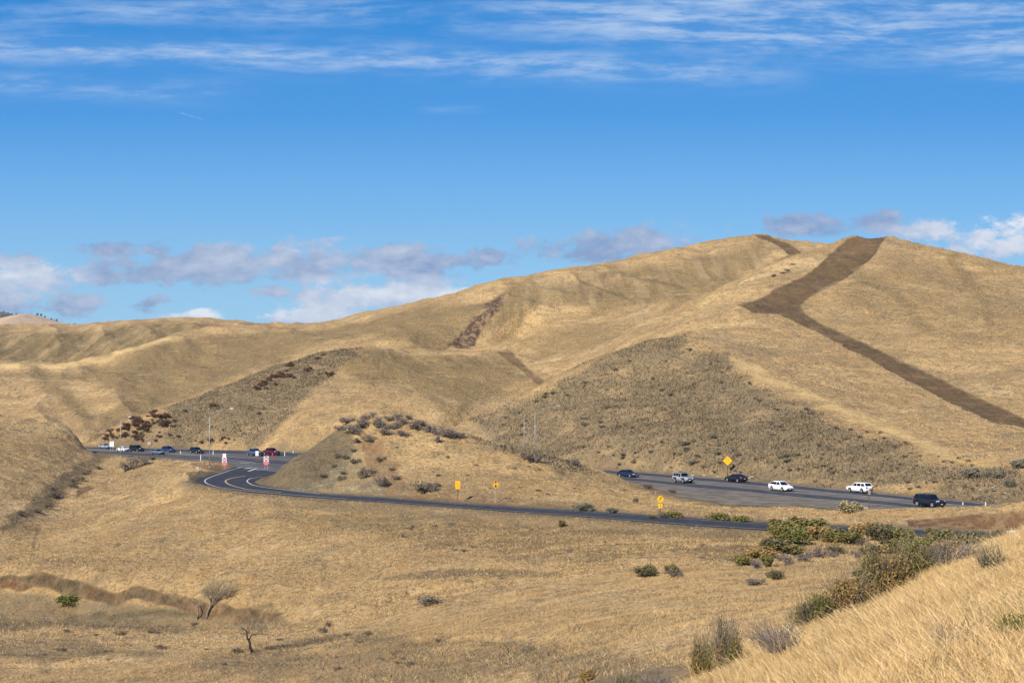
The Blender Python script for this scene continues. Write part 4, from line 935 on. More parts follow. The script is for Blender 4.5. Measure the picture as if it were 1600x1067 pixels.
blades('hill_grass',140000,250,640,-60,1660,.22,.06,M['straw_far'],4,clump=3,lean=.3,jit=1.0)
blades('rough_weeds',14000,60,190,-60,1150,.26,.02,M['scrub'],11,clump=.6,lean=.2,jit=1.0,only=np.clip(grey+.5*darkm,0,1))
blades('rough_weeds',9000,60,250,-60,1250,.22,.03,M['leaf_olive'],12,clump=.5,lean=.2,jit=1.0,only=np.clip(grey*.8+olive,0,1)*(sdG>2))
blades('hill_scrub',60000,190,520,100,1640,.42,.10,M['scrub'],7,clump=1.2,lean=.1,jit=.7,only=scrubm)
blades('hill_scrub',13000,190,520,100,1640,.40,.12,M['scrub_dark'],8,clump=.8,lean=.1,jit=.7,only=scrubm)

# ------------------------------------------------------------------ vehicles
def paintmat(name,c,rough=0.3,metal=0.0):
    m,t=newmat(name); P=t.node('ShaderNodeTexCoord').outputs['Object']
    g=t.mix(t.mr(t.noise(P,2.2,4,0.6),0.35,0.7),c,tuple(min(1,x*1.12+.004) for x in c))
    d=t.mr(t.node('ShaderNodeSeparateXYZ').outputs[2],0,1) if False else None
    finish(t,g,rough,spec=0.3,metal=metal,Coat_Weight=0.12); return m
M['glass']=paintmat('tinted_window_glass',(0.006,0.008,0.011),0.22)
M['tyre']=speck('tyre_rubber',(0.012,0.012,0.012),(0.022,0.022,0.022),8,0.9)
M['rim']=speck('alloy_rim',(0.42,0.43,0.44),(0.52,0.53,0.54),8,0.35,metal=0.6)
M['rim_dark']=speck('dark_rim',(0.06,0.06,0.065),(0.09,0.09,0.095),8,0.4,metal=0.5)
M['trim']=speck('black_plastic_trim',(0.018,0.018,0.02),(0.03,0.03,0.032),6,0.7)
M['headlamp']=speck('headlamp_lens',(0.75,0.77,0.8),(0.85,0.86,0.88),6,0.12)
M['taillamp']=speck('taillamp_lens',(0.40,0.015,0.02),(0.52,0.03,0.03),6,0.2)
M['plate']=speck('number_plate',(0.6,0.6,0.58),(0.68,0.68,0.66),6,0.5)
def car(kind,color,p,q,rev,label,heading=None,rim='rim',metal=0.0,name=None):
    """kinds differ in outline; x forward, y left, wheels touch z = 0"""
    K={ # L, W, H, wheel r, belt z, hood z at nose, rear deck z, A base, roof front, roof rear, rear glass base, clearance
     'sedan':(4.75,1.84,1.44,.33,.93,.70,1.0,.85,.20,-1.15,-1.95,.20),
     'fastback':(4.7,1.86,1.46,.34,.95,.72,1.05,.95,.25,-.95,-2.1,.20),
     'hatch':(4.7,1.90,1.62,.36,1.0,.74,1.12,1.15,.35,-1.1,-2.15,.20),
     'suv':(4.65,1.88,1.68,.37,1.05,.88,1.15,.95,.35,-1.75,-2.2,.24),
     'bigsuv':(4.9,1.95,1.80,.39,1.12,.98,1.2,1.0,.45,-1.95,-2.35,.26),
     'jeep':(4.5,1.87,1.86,.41,1.15,1.08,1.2,.60,.42,-1.95,-2.02,.36),
     'pickup':(5.7,2.0,1.92,.41,1.22,1.10,1.24,1.05,.45,-1.15,-1.3,.36)}[kind]
    L,Wd,H,wr,belt,nose,deck,A0,A1,C1,C0,clr=K; hw=Wd/2
    x,y=xy((p,q)); 
    if heading is None:
        a=bandline(.7,p-15); b=bandline(.7,p+15); heading=math.atan2(b[1]-a[1],b[0]-a[0])
    if rev: heading+=math.pi
    o=empty(name or {'sedan':'sedan_car','fastback':'sedan_car','hatch':'hatchback_car','suv':'suv_car','bigsuv':'suv_car','jeep':'off_road_car','pickup':'pickup_truck'}[kind],(x,y,RZ+0.014),heading)
    body_m=M.get('paint_'+color[0]) or paintmat('paint_'+color[0],color[1],0.28,metal); M['paint_'+color[0]]=body_m
    axf=L/2-0.92; axr=-L/2+ (1.15 if kind=='pickup' else .98)
    # lower body: slices along the length
    m=MB(); xs=list(np.linspace(-L/2,L/2,64)); rows=[]
    for X_ in xs:
        t=(X_+L/2)/L; e=min(X_+L/2,L/2-X_); nar=1-0.16*max(0,1-e/0.55)**2 if kind not in('jeep',) else 1-0.04*max(0,1-e/.25)**2
        if X_>A0: top=belt+(nose-belt)*((X_-A0)/(L/2-A0))**(1.7 if kind!='jeep' else 1)
        elif X_<C0: top=deck+(belt-deck)*0 - 0.10*((C0-X_)/(abs(-L/2-C0)+1e-6))**2
        else: top=belt+(deck-belt)*(A0-X_)/(A0-C0)
        if e<0.12: top-= (0.12-e)*1.6*(0.6 if kind!='jeep' else .2)
        zb=clr+0.10*max(0,1-e/.5)
        for ax in (axf,axr):
            d=abs(X_-ax)
            if d<wr*1.16: zb=max(zb,math.sqrt((wr*1.16)**2-d*d)+wr*0.95)
        zb=min(zb,top-.06); w_=hw*nar
        zm=zb+(top-zb)*0.55
        rows.append([(X_,-w_*.93,zb),(X_,-w_,zm),(X_,-w_*.955,top-.03),(X_,-w_*.86,top),(X_,0,top+.025),(X_,w_*.86,top),(X_,w_*.955,top-.03),(X_,w_,zm),(X_,w_*.93,zb)])
    v=[q_ for r in rows for q_ in r]; f=[]
    for i in range(63):
        for k in range(8): f.append((i*9+k,(i+1)*9+k,(i+1)*9+k+1,i*9+k+1))
        f.append((i*9+8,(i+1)*9+8,(i+1)*9,i*9))
    f.append(tuple(range(9))); f.append(tuple(63*9+k for k in range(9))[::-1]); m.add(v,f)
    b=m.build('body',body_m,o,smooth=True)
    # dark wheel wells and sills
    m=MB(); m.box(((axf+axr)/2,0,clr+.13),(abs(axf-axr)+.9,Wd*.80,.26))
    m.build('underbody',M['trim'],o)
    # greenhouse
    wb=hw*.90; wt=hw*(.70 if kind not in('jeep','bigsuv','pickup') else .80); rz=H
    yz=lambda z,off=0:wb-(wb-wt)*(z-belt)/(rz-belt)+off
    prof=[(A0,belt-.03),(A1,rz-.04),(A1-.25,rz),((A1+C1)/2,rz+.015),(C1+.2,rz-.005),(C1,rz-.04),(C0,belt+ (deck-belt) -.03)]
    m=MB(); n=len(prof); vv=[(a,-yz(z),z) for a,z in prof]+[(a,yz(z),z) for a,z in prof]
    m.add(vv,[tuple(range(n)),tuple(range(n,2*n))[::-1]]+[(i,i+n,(i+1)%n+n,(i+1)%n) for i in range(n)])
    roof_m=M['trim'] if kind=='jeep' and False else body_m
    m.build('cabin',roof_m,o)
    def side(poly,nm,mat,off=.008):
        for sg in (-1,1):
            m=MB(); vv=[(a,sg*(yz(z)+off),z) for a,z in poly]; m.add(vv,[tuple(range(len(poly)))]); m.build(nm,mat,o)
    ins=.07; zt_=rz-.11; zb_=belt+.05
    lin=lambda z,xa,za,xb,zb2:xa+(xb-xa)*(z-za)/(zb2-za)
    fa=lambda z:lin(z,A0,belt,A1,rz)-.12; ra=lambda z:lin(z,C0,deck,C1,rz)+.14
    segs=[(fa,lambda z:-.10),(lambda z:-.17,ra)] if kind in('sedan','fastback','hatch') else [(fa,lambda z:-.15),(lambda z:-.22,lambda z:-1.05),(lambda z:-1.13,ra)]
    if kind=='pickup': segs=[(fa,lambda z:-.05),(lambda z:-.12,ra)]
    for a_,b_ in segs:
        side([(a_(zb_),zb_),(a_(zt_),zt_),(b_(zt_),zt_),(b_(zb_),zb_)],'side_window',M['glass'])
    def cross(x0,z0,x1,z1,nm,mat,iy=.10,off=.010):
        dx,dz=x1-x0,z1-z0; l=math.hypot(dx,dz); nx,nz=(dz/l,-dx/l)
        if nx*(1 if x0>0 else -1)<0: nx,nz=-nx,-nz
        m=MB(); a=.10; b_=.93; pts=[(x0+dx*a,z0+dz*a),(x0+dx*b_,z0+dz*b_)]
        (xa,za),(xb,zb3)=[(u_+nx*off,w_+nz*off) for u_,w_ in pts]
        m.add([(xa,-yz(za)+iy,za),(xa,yz(za)-iy,za),(xb,yz(zb3)-iy,zb3),(xb,-yz(zb3)+iy,zb3)],[(0,1,2,3)]); m.build(nm,mat,o)
    cross(A0,belt-.03,A1,rz-.04,'windscreen',M['glass']); cross(C0,deck-.03,C1,rz-.04,'rear_window',M['glass'])
    if kind=='jeep':
        MB().add([(A1-.1,-wt*.96,rz+.012),(A1-.1,wt*.96,rz+.012),(C1,wt*.96,rz+.012),(C1,-wt*.96,rz+.012)],[(0,1,2,3)]).build('roof_panel',M['trim'],o)
        for ax in (axf,axr):
            for sg in(-1,1): MB().box((ax,sg*(hw+.04),wr*2+.13),(1.05,.26,.07)).build('fender',M['trim'],o)
        MB().tube([(-L/2-.02,0,.95),(-L/2-.28,0,.95)],.38,18).build('spare_wheel',M['tyre'],o)
    if kind=='pickup':
        MB().box(((-L/2+C0)/2-.02,0,deck+.03),(abs(-L/2-C0)-.22,Wd*.74,.05)).build('bed_cover',M['trim'],o)
    if kind in('suv','bigsuv'):
        for sg in(-1,1): MB().tube([(A1-.3,sg*wt*.86,rz+.05),(C1+.2,sg*wt*.86,rz+.05)],.02,6).build('roof_rail',M['trim'],o)
    # wheels
    for ax in (axf,axr):
        for sg in (-1,1):
            y0=sg*(hw-.24); y1=sg*(hw-.005)
            w_=MB().tube([(ax,y0,wr),(ax,y1-sg*.03,wr),(ax,y1,wr)],[wr,wr,wr*.93],20).build('wheel',M['tyre'],o,smooth=False)
            m=MB(); m.tube([(ax,y1-sg*.01,wr),(ax,y1+sg*.008,wr)],wr*.20,10)
            for s5 in range(5):
                t=s5*2*math.pi/5; c,s_=math.cos(t),math.sin(t); r_=wr*.66
                m.add([(ax-s_*.045,y1+sg*.01,wr+c*.045),(ax+s_*.045,y1+sg*.01,wr-c*.045),(ax+c*r_+s_*.06,y1+sg*.01,wr+s_*r_-c*.06),(ax+c*r_-s_*.06,y1+sg*.01,wr+s_*r_+c*.06)],[(0,1,2,3)])
            for k in range(20):
                t0=k*2*math.pi/20;t1=(k+1)*2*math.pi/20
                m.add([(ax+math.cos(t0)*wr*.66,y1+sg*.012,wr+math.sin(t0)*wr*.66),(ax+math.cos(t1)*wr*.66,y1+sg*.012,wr+math.sin(t1)*wr*.66),(ax+math.cos(t1)*wr*.56,y1+sg*.012,wr+math.sin(t1)*wr*.56),(ax+math.cos(t0)*wr*.56,y1+sg*.012,wr+math.sin(t0)*wr*.56)],[(0,1,2,3)])
            m.build('rim',M[rim],w_)
    # lamps, grille, bumpers, plate, mirrors, handles
    fx=L/2; hz=nose-.10 if kind!='jeep' else .86
    for sg in(-1,1):
        if kind=='jeep': MB().tube([(fx-.04,sg*hw*.58,hz),(fx+.025,sg*hw*.58,hz)],.11,12).build('headlight',M['headlamp'],o)
        else: MB().add([(fx-.02,sg*hw*.50,hz),(fx-.16,sg*hw*.86,hz+.01),(fx-.20,sg*hw*.86,hz+.13),(fx-.05,sg*hw*.50,hz+.10),(fx+.025,sg*hw*.50,hz),(fx-.10,sg*hw*.885,hz+.01),(fx-.16,sg*hw*.885,hz+.13),(fx+.02,sg*hw*.50,hz+.10)],[(4,5,6,7),(0,1,5,4),(3,2,6,7),(0,3,7,4),(1,2,6,5)]).build('headlight',M['headlamp'],o)
        MB().box((-L/2+.045,sg*hw*.70,deck-.22),(.13,hw*.30,.17 if kind in('sedan','fastback') else .26)).build('taillight',M['taillamp'],o)
        MB().box((A0-.30,sg*(hw+.06),belt+.05),(.12,.20,.13)).build('mirror',body_m if kind not in('jeep',) else M['trim'],o)
        for hx in (-.05,-1.0) if kind!='pickup' else (.0,-.85): MB().box((hx-.02,sg*(hw*.985),belt-.14),(.17,.03,.03)).build('door_handle',M['trim'],o)
    MB().box((fx-.01,0,nose-.22),(.06,hw*.85,.16)).build('grille',M['trim'],o)
    MB().box((fx-.0,0,clr+.17),(.07,hw*1.5,.17)).build('bumper',M['trim'],o)
    MB().box((-L/2+.0,0,clr+.20),(.07,hw*1.5,.16)).build('bumper',M['trim'],o)
    MB().box((fx+.045,0,clr+.24),(.02,.36,.13)).build('number_plate',M['plate'],o)
    MB().box((-L/2-.045,0,deck-.38),(.02,.36,.13)).build('number_plate',M['plate'],o)
    tag(o,label,'car' if kind!='pickup' else 'pickup','vehicles on the highway'); return o
WHITE=('white',(0.78,0.79,0.80)); BLACK=('black_blue',(0.012,0.016,0.026)); SILV=('silver',(0.27,0.29,0.32)); MAR=('maroon',(0.085,0.008,0.022)); BLUE=('blue',(0.012,0.03,0.11)); NAVY=('navy',(0.014,0.022,0.055))
TEAL=('dark_teal',(0.008,0.018,0.024)); STEEL=('steel_blue',(0.10,0.14,0.18)); SBLUE=('mid_blue',(0.045,0.075,0.14))
car('sedan',NAVY,981,745.2,False,'dark blue sedan half hidden by the grass mound on the right highway')
car('jeep',SILV,1067,754.2,False,'silver grey boxy off road car with black fenders behind the dark sedan')
car('fastback',BLACK,1150,752.6,True,'black sedan driving away below the yellow diamond sign',heading=None)
car('hatch',WHITE,1220,766.8,False,'white hatchback with dark windows coming forward on the right highway',rim='rim')
car('suv',WHITE,1343,769.5,True,'white SUV driving away behind the brown sign post')
car('bigsuv',BLACK,1452,791.5,False,'black SUV at the right end of the highway beside the grass bank')
car('fastback',WHITE,192,705.6,True,'white sedan passing behind the leftmost street lamp')
car('bigsuv',TEAL,213.5,705.4,False,'dark green SUV just right of the white sedan on the far left highway')
car('sedan',STEEL,246,709.8,False,'steel blue grey sedan in the near lane left of the blue SUV')
car('suv',BLUE,263,706.6,False,'bright blue SUV behind the grey sedan on the left highway')
car('suv',TEAL,307,708.2,False,'dark teal SUV alone in the lane left of the tall street lamp')
car('pickup',SBLUE,398,712.2,False,'mid blue pickup behind the thin white sign at the junction')
car('pickup',MAR,424,711.0,False,'dark maroon pickup behind the red and white junction signs')
car('sedan',SILV,164,700.6,False,'silver car nose emerging behind the left hill')
car('sedan',WHITE,1606,842,True,'white car roof half hidden by bushes and straw at the right edge',heading=math.atan2(xy((1560,836))[1]-xy((1640,840))[1],xy((1560,836))[0]-xy((1640,840))[0])+math.pi)

# ------------------------------------------------------------------ street lamps, signs, posts
def lamp(p,q,top,arm,label,away=0.0):
    D=onplane(q); x=(p-800)/F*D; k=D/F; H=(q-top)*k
    o=empty('street_lamp',(x,D,RZ-.05))
    MB().tube([(0,0,0),(0,0,H*.5),(0,0,H)],[.10,.08,.055],10).build('pole',M['galv'],o,smooth=True)
    MB().box((0,0,.12),(.42,.42,.25)).build('base_plate',M['galv'],o)
    ax=(arm[0]-p)*k; az=(top-arm[1])*k
    MB().tube([(0,0,H-.15),(ax*.35,away*.35,H+az*.55),(ax*.7,away*.7,H+az*.92),(ax,away,H+az)],[.045,.04,.035,.03],8).build('arm',M['galv'],o,smooth=True)
    s_=1 if ax>=0 else -1
    hd=MB(); hd.add([(ax-.1*s_,away-.14,H+az-.05),(ax+.75*s_,away-.16,H+az-.02),(ax+.75*s_,away+.16,H+az-.02),(ax-.1*s_,away+.14,H+az-.05),(ax-.05*s_,away-.09,H+az+.10),(ax+.6*s_,away-.1,H+az+.10),(ax+.6*s_,away+.1,H+az+.10),(ax-.05*s_,away+.09,H+az+.10)],
      [(0,1,2,3),(4,7,6,5),(0,4,5,1),(1,5,6,2),(2,6,7,3),(3,7,4,0)])
    h=hd.build('lamp_head',M['galv'],o); MB().box((ax+.33*s_,away,H+az-.075),(.5,.2,.05)).build('lens',M['lens'],h)
    tag(o,label,'street lamp','street lamps along the highway'); return o
lamp(327.5,730,648,(360,638),'tall street lamp left of the junction signs with arm over the road')
lamp(188.5,713,657,(196,651),'leftmost slim street lamp in front of the white sedan',away=3.0)
lamp(836,724,645,(871,633.5),'right one of the two street lamps beyond the mound, arm to the right')
lamp(819,722,646,(794,631.5),'left one of the two street lamps beyond the mound, arm to the left')
# panels face -Y (towards the viewer); (a,b) across and up
def panel(parent,name,poly,zc,mat,off=0.0,th=.02,xo=0.0): 
    return MB().prism([(a+xo,b+zc) for a,b in poly],th,lambda u_,v_,w_:(u_,-off-w_,v_)).build(name,mat,parent)
rect=lambda w_,h_:[(-w_/2,-h_/2),(w_/2,-h_/2),(w_/2,h_/2),(-w_/2,h_/2)]
dia=lambda r_:[(0,-r_),(r_,0),(0,r_),(-r_,0)]
disc=lambda r_,n=20:[(r_*math.cos(2*math.pi*i/n),r_*math.sin(2*math.pi*i/n)) for i in range(n)]
def text(parent,body,size,xo,zc,mat,off,sx=1.0):
    c=bpy.data.curves.new('lettering','FONT'); c.body=body; c.size=size; c.align_x='CENTER'; c.align_y='CENTER'; c.extrude=.003; c.materials.append(mat)
    tmp=bpy.data.objects.new('tmp',c); me=bpy.data.meshes.new_from_object(tmp); bpy.data.objects.remove(tmp); o=bpy.data.objects.new('lettering',me); COL.objects.link(o); o.parent=parent; o.location=(xo,-off,zc); o.rotation_euler=(math.pi/2,0,0); o.scale=(sx,1,1); return o
def signbase(name,p,q,H,label,cat='road sign',mat='wood',r=.055,D=None,posts=((0,),),rz=0.0,square=True,group=None):
    if D is None:
        h=hit(p,q,100); x,D,z=h
    else: x=(p-800)/F*D; z=float(hill_z(x,D))+CZ
    o=empty(name,(x,D,z-.1),rz)
    for (xo,) in posts:
        (MB().box((xo,0,H/2),(r*2,r*2,H)) if square else MB().tube([(xo,0,0),(xo,0,H)],r,8)).build('post',M[mat],o)
    tag(o,label,cat,group); return o,D/F
# warning and ramp signs on the mound side of the ramp
o,k=signbase('ramp_speed_sign',715.3,784.5,34.5*.094,'tall rectangular yellow sign on a brown post beside the ramp')
s_=panel(o,'sign_panel',rect(7.4*k,12.4*k),28*k,M['sign_yellow'],.06); 
for a,b,c,d in ((0,3.8,3.9,.8),(0,-3.6,3.9,.8),(-1.6,.2,.8,7.0),(1.6,.2,.8,7.0),(0,0,2.0,3.6)): panel(s_,'symbol',rect(c*k,d*k),28*k+b*k,M['sign_amber'],.082,.006,a*k)
o,k=signbase('diamond_sign',774.6,785.5,34*.094,'amber diamond sign with black marks on a grey post beside the ramp',mat='galv',r=.04)
s_=panel(o,'sign_panel',dia(5.9*k),29.6*k,M['sign_amber'],.05)
panel(s_,'symbol',[(-1.1*k,-4*k),(1.1*k,-4*k),(1.5*k,-1.6*k),(0,-.2*k),(-1.5*k,-1.6*k)],29.6*k,M['black'],.072,.006)
panel(s_,'symbol',[(-.9*k,3.*k),(.9*k,3.*k),(1.1*k,4.4*k),(0,6.2*k),(-1.1*k,4.4*k)],29.6*k,M['black'],.072,.006)
panel(s_,'symbol',rect(.5*k,4*k),31*k,M['black'],.071,.005)
o,k=signbase('curve_warning_sign',1031.8,805.5,33*.085,'yellow curve arrow diamond above a square yellow plaque by the ramp')
s_=panel(o,'sign_panel',dia(6.0*k),27*k,M['sign_yellow'],.06); zc=27*k
panel(s_,'arrow_symbol',[(-1.4*k,-3.4*k),(-.4*k,-3.4*k),(-.4*k,.3*k),(.6*k,1.4*k),(1.1*k,.6*k),(2.1*k,3.*k),(-.6*k,3.1*k),(0,2.1*k),(-1.4*k,.9*k)],zc,M['black'],.082,.006)
s2=panel(o,'speed_plaque',rect(6.2*k,6.6*k),16.6*k,M['sign_yellow'],.06)
panel(s2,'symbol',rect(.8*k,3.6*k),16.8*k,M['black'],.082,.006)
o,k=signbase('merge_sign',1136.6,745,34*.125,'large yellow diamond sign on a brown post beyond the right highway',r=.07)
s_=panel(o,'sign_panel',dia(7.4*k),26.3*k,M['sign_yellow'],.08)
panel(s_,'symbol',rect(.9*k,6*k),26.3*k,M['sign_amber'],.104,.006,-1.5*k); panel(s_,'symbol',rect(.9*k,6*k),26.3*k,M['sign_amber'],.104,.006,1.5*k)
panel(s_,'symbol',[(-2.2*k,2.6*k),(-.8*k,2.6*k),(-1.5*k,4.4*k)],26.3*k,M['sign_amber'],.104,.006)
o,k=signbase('turned_sign',1358,793.5,29.5*.091,'brown post with a small sign seen from behind on the gravel shoulder')
s_=panel(o,'sign_panel',rect(4.2*k,6*k),25.5*k,M['wood_grey'],.06)
o,k=signbase('wooden_post',1368.6,865,20.5*.062,'grey weathered wooden fence post in front of a dark green shrub','post','wood_grey',.06,square=False)
# wrong-way groups at the junction
def dne(o,zc,w_,off):
    s_=panel(o,'do_not_enter_panel',rect(w_,w_),zc,M['sign_white'],off); d=panel(s_,'red_disc',disc(w_*.46),zc,M['sign_red'],off+.022,.006)
    panel(d,'white_bar',rect(w_*.72,w_*.16),zc,M['sign_white'],off+.029,.005); text(s_,'DO NOT',w_*.19,0,zc+w_*.22,M['sign_white'],off+.034); text(s_,'ENTER',w_*.19,0,zc-w_*.24,M['sign_white'],off+.034)
def ww(o,zc,w_,h_,off):
    s_=panel(o,'wrong_way_panel',rect(w_,h_),zc,M['sign_red'],off)
    text(s_,'WRONG',h_*.42,0,zc+h_*.22,M['sign_white'],off+.026); text(s_,'WAY',h_*.42,0,zc-h_*.22,M['sign_white'],off+.026)
o,k=signbase('wrong_way_sign',350.7,733.8,26*.137,'stacked white and red wrong way signs right of the tall street lamp',mat='galv',r=.045)
panel(o,'white_panel',rect(2.4*k,6*k),23*k,M['sign_white'],.06,xo=-1.4*k); panel(o,'white_panel',rect(2.4*k,6*k),23*k,M['sign_white'],.06,xo=1.4*k)
dne(o,16*k,7.4*k,.06); ww(o,9*k,7.6*k,5.6*k,.06)
o,k=signbase('wrong_way_sign',416,733,22*.137,'pair of big red and white wrong way signs in front of the maroon pickup',mat='galv',r=.045,posts=((-.28,),(.28,)))
dne(o,17.0*k,7.8*k,.06); ww(o,9.8*k,8.4*k,5.8*k,.06)
o,k=signbase('stop_sign',426.4,728.5,18*.14,'small red sign on a dark post right of the wrong way signs',mat='wood',r=.04)
panel(o,'sign_panel',[(2.2*k*math.cos(math.pi/8+i*math.pi/4),2.2*k*math.sin(math.pi/8+i*math.pi/4)) for i in range(8)],16.2*k,M['sign_red'],.05)
o,k=signbase('narrow_sign',401.6,720,17*.15,'thin white double panel sign in front of the blue pickup',mat='wood',r=.035)
panel(o,'sign_panel',rect(1.9*k,8*k),12.5*k,M['sign_white'],.05,xo=-1.3*k); panel(o,'sign_panel',rect(1.9*k,8*k),12.5*k,M['sign_white'],.05,xo=1.3*k); panel(o,'red_marker',rect(1.6*k,1.6*k),3*k,M['sign_red'],.05)
o,k=signbase('twin_sign',174.6,704.5,16*.18,'two white panels side by side on short legs left of the white sedan',mat='galv',r=.05,posts=((-.33,),(.33,)),D=398)
panel(o,'sign_panel',rect(3.0*k,8.2*k),12.2*k,M['sign_white'],.06,xo=-1.7*k); panel(o,'sign_panel',rect(3.0*k,8.2*k),12.2*k,M['sign_white'],.06,xo=1.7*k)
o,k=signbase('green_sign',233.4,712,23*.168,'thin dark post with a small grey green sign left of the grey sedan',mat='wood',r=.045)
panel(o,'sign_panel',rect(5*k,4.6*k),20.5*k,M['sign_grey'],.06,xo=-.4*k)
o,k=signbase('small_grey_sign',308.8,738,10*.13,'little grey sign panel above the dark hollow beside the ramp curve',mat='galv',r=.035)
panel(o,'sign_panel',rect(4.2*k,5*k),7.5*k,M['sign_grey'],.05)
o,k=signbase('green_sign',818.6,716,24*.13,'green sign panel at the foot of the left lamp beyond the mound',mat='galv',r=.04,D=322)
panel(o,'sign_panel',rect(5*k,9*k),15.0*k,M['sign_green'],.06)
def delin(p,q,h_,label,D=None):
    D=D or onplane(q); x=(p-800)/F*D; o=empty('marker_post',(x,D,RZ)); k=D/F
    MB().box((0,0,h_*k/2),(.13,.04,h_*k)).build('post',M['sign_white'],o); m=MB().box((0,-.026,h_*k*.85),(.09,.012,h_*k*.12)).build('reflector',M['galv'],o); tag(o,label,'marker post','white marker posts')
delin(313.5,719.6,9.6,'white marker post left of the tall street lamp on the near shoulder')
delin(333,710,6.6,'white marker post right of the tall street lamp across the highway')
delin(444.8,712.6,7.6,'white marker post right of the maroon pickup')
delin(458,708,4.6,'white marker post near the mound edge beyond the maroon pickup')
delin(282,709,5,'white marker post between the blue and teal SUVs')
delin(1540,791.5,8,'white marker post at the right end of the highway')
delin(1504.5,788.5,4,'short white marker post left of the rightmost marker post')

# ------------------------------------------------------------------ rocks
def rock_mesh(seed):
    import bmesh
    rs=np.random.RandomState(seed); bm=bmesh.new(); bmesh.ops.create_icosphere(bm,subdivisions=3,radius=.5)
    for v_ in bm.verts:
        c=v_.co; n_=fbm(np.array([c.x*2.2+seed]),np.array([c.y*2.2+c.z*1.7]),3,seed)[0]; c*=1+.35*n_; c.z*=.62
        if c.z>.22: c.z=.22+(c.z-.22)*.4
    me=bpy.data.meshes.new('rock'); bm.to_mesh(me); bm.free(); me.materials.append(M['rock']); return me
RK=[rock_mesh(i) for i in range(4)]
def rocks(n,poly,lo,hi,label,group,dmin,dmax,seed):
    rs=np.random.RandomState(seed); P=np.array(poly); c=0;t=0
    while c<n and t<n*30:
        t+=1; a=rs.uniform(P[:,0].min(),P[:,0].max()); b=rs.uniform(P[:,1].min(),P[:,1].max())
        if poly_sd(poly,np.array([a]),np.array([b]))[0]>0: continue
        h=hit(a,b,dmin)
        if h is None or h[1]>dmax or road_sd(np.array([h[0]]),np.array([h[1]]))[0]<.6: continue
        o=link('rock',RK[rs.randint(4)]); s_=rs.uniform(lo,hi)*h[1]/F; o.scale=(s_,s_*rs.uniform(.6,1),s_*rs.uniform(.5,.9)); o.location=(h[0],h[1],h[2]+s_*.1); o.rotation_euler=(0,0,rs.uniform(0,6.28))
        tag(o,label,'rock',group); c+=1
rocks(70,[(0,925),(110,930),(200,945),(180,972),(60,975),(0,965)],1.5,4.5,'small white stone in the rubble below the red bank','stones below the bank',120,190,1)
rocks(30,[(960,726),(1080,735),(1200,748),(1350,760),(1540,775),(1560,785),(1400,770),(1200,753),(1050,742)],3,8,'pale grey stone at the foot of the slope beyond the highway','stones along the highway foot',200,330,2)
rocks(22,[(1400,760),(1500,752),(1590,760),(1590,782),(1500,776)],3,8,'pale stone among weeds at the right foot of the dark slope','stones at the right foot',180,260,3)
rocks(26,[(600,786),(800,800),(1000,816),(1180,830),(1180,836),(1000,822),(800,806),(600,792)],2,5,'pale stone on the ramp edge embankment','stones along the ramp edge',100,240,4)
rocks(14,[(430,1000),(620,1000),(640,1015),(450,1020)],2,5,'grey stone in the rough ground near the bottom edge','stones in the near meadow',50,150,5)
def onerock(p,q,w_,h_,label,D):
    x=(p-800)/F*D; o=link('boulder',RK[1]); k=D/F; o.scale=(w_*k*1.1,w_*k*.8,h_*k*2.2); o.location=(x,D,float(hill_z(x,D))+CZ+h_*k*.2); tag(o,label,'boulder'); return o
h=hit(1526,856,60); onerock(1526,856,13,8,'smooth pale boulder between the right thicket and the straw slope',h[1])
h=hit(1353,795,100); onerock(1353,795,9,4,'dark flat stone at the foot of the brown sign post',h[1])

# ------------------------------------------------------------------ hills beyond
def far_hill(name,ridge,D,depth,mat,label_kind='structure',seed=1,nx=220,ny=60):
    """a real hill: crest line given, flanks falling to front and back"""
    ps=np.linspace(ridge[0][0],ridge[-1][0],nx); rr=np.interp(ps,[a for a,b in ridge],[b for a,b in ridge])
    t=np.linspace(-1,1,ny)[:,None]; Dm=D+t*depth; X3=(ps[None]-800)/F*D*np.ones_like(Dm); H0=(HY-rr)/F*D
    base=-40.0; prof=np.cos(np.clip(np.abs(t),0,1)*math.pi/2)**1.3
    Z3=base+(H0[None]-base)*prof+fbm(X3/140+0*Dm,Dm/140+0*X3,4,seed)*22*(1-prof)*prof*4*.5+fbm(X3/40,Dm/40+0*X3,3,seed+3)*5*(1-prof)
    o=sheet(name,None,X3,Dm*np.ones_like(X3),Z3+CZ,{},mat); o['kind']='structure'; return o
def farmat(name,c1,c2,c3):
    m,t=newmat(name); P=t.node('ShaderNodeTexCoord').outputs['Object']
    g=t.mix(t.mr(t.noise(P,.006,4,.6),.4,.65),c1,c2); g=t.mix(t.mr(t.noise(P,.035,5,.7),.52,.68),g,c3); finish(t,g,.95,t.noise(P,.03,5,.6),.6,4.0); return m
FM=farmat('distant_dry_hill',(0.46,0.33,0.20),(0.52,0.38,0.23),(0.36,0.26,0.17)); FM2=farmat('distant_wooded_hill',(0.07,0.085,0.075),(0.12,0.12,0.09),(0.34,0.26,0.17))
far_hill('distant_hill',[(-260,560),(-120,530),(-40,512),(0,501.5),(20,496),(40,491.5),(52,491.5),(68,496),(90,502.5),(120,508.5),(150,513),(200,520),(300,545),(420,575)],2300,500,FM,seed=5)
far_hill('distant_hill',[(-500,520),(-300,500),(-100,489),(-20,486.5),(5,487.5),(20,491),(35,498),(60,510),(120,540),(200,570)],3300,600,FM2,seed=9)
OAK=leafy_mesh('crown',M['leaf_dark'],900,900,.06,10)
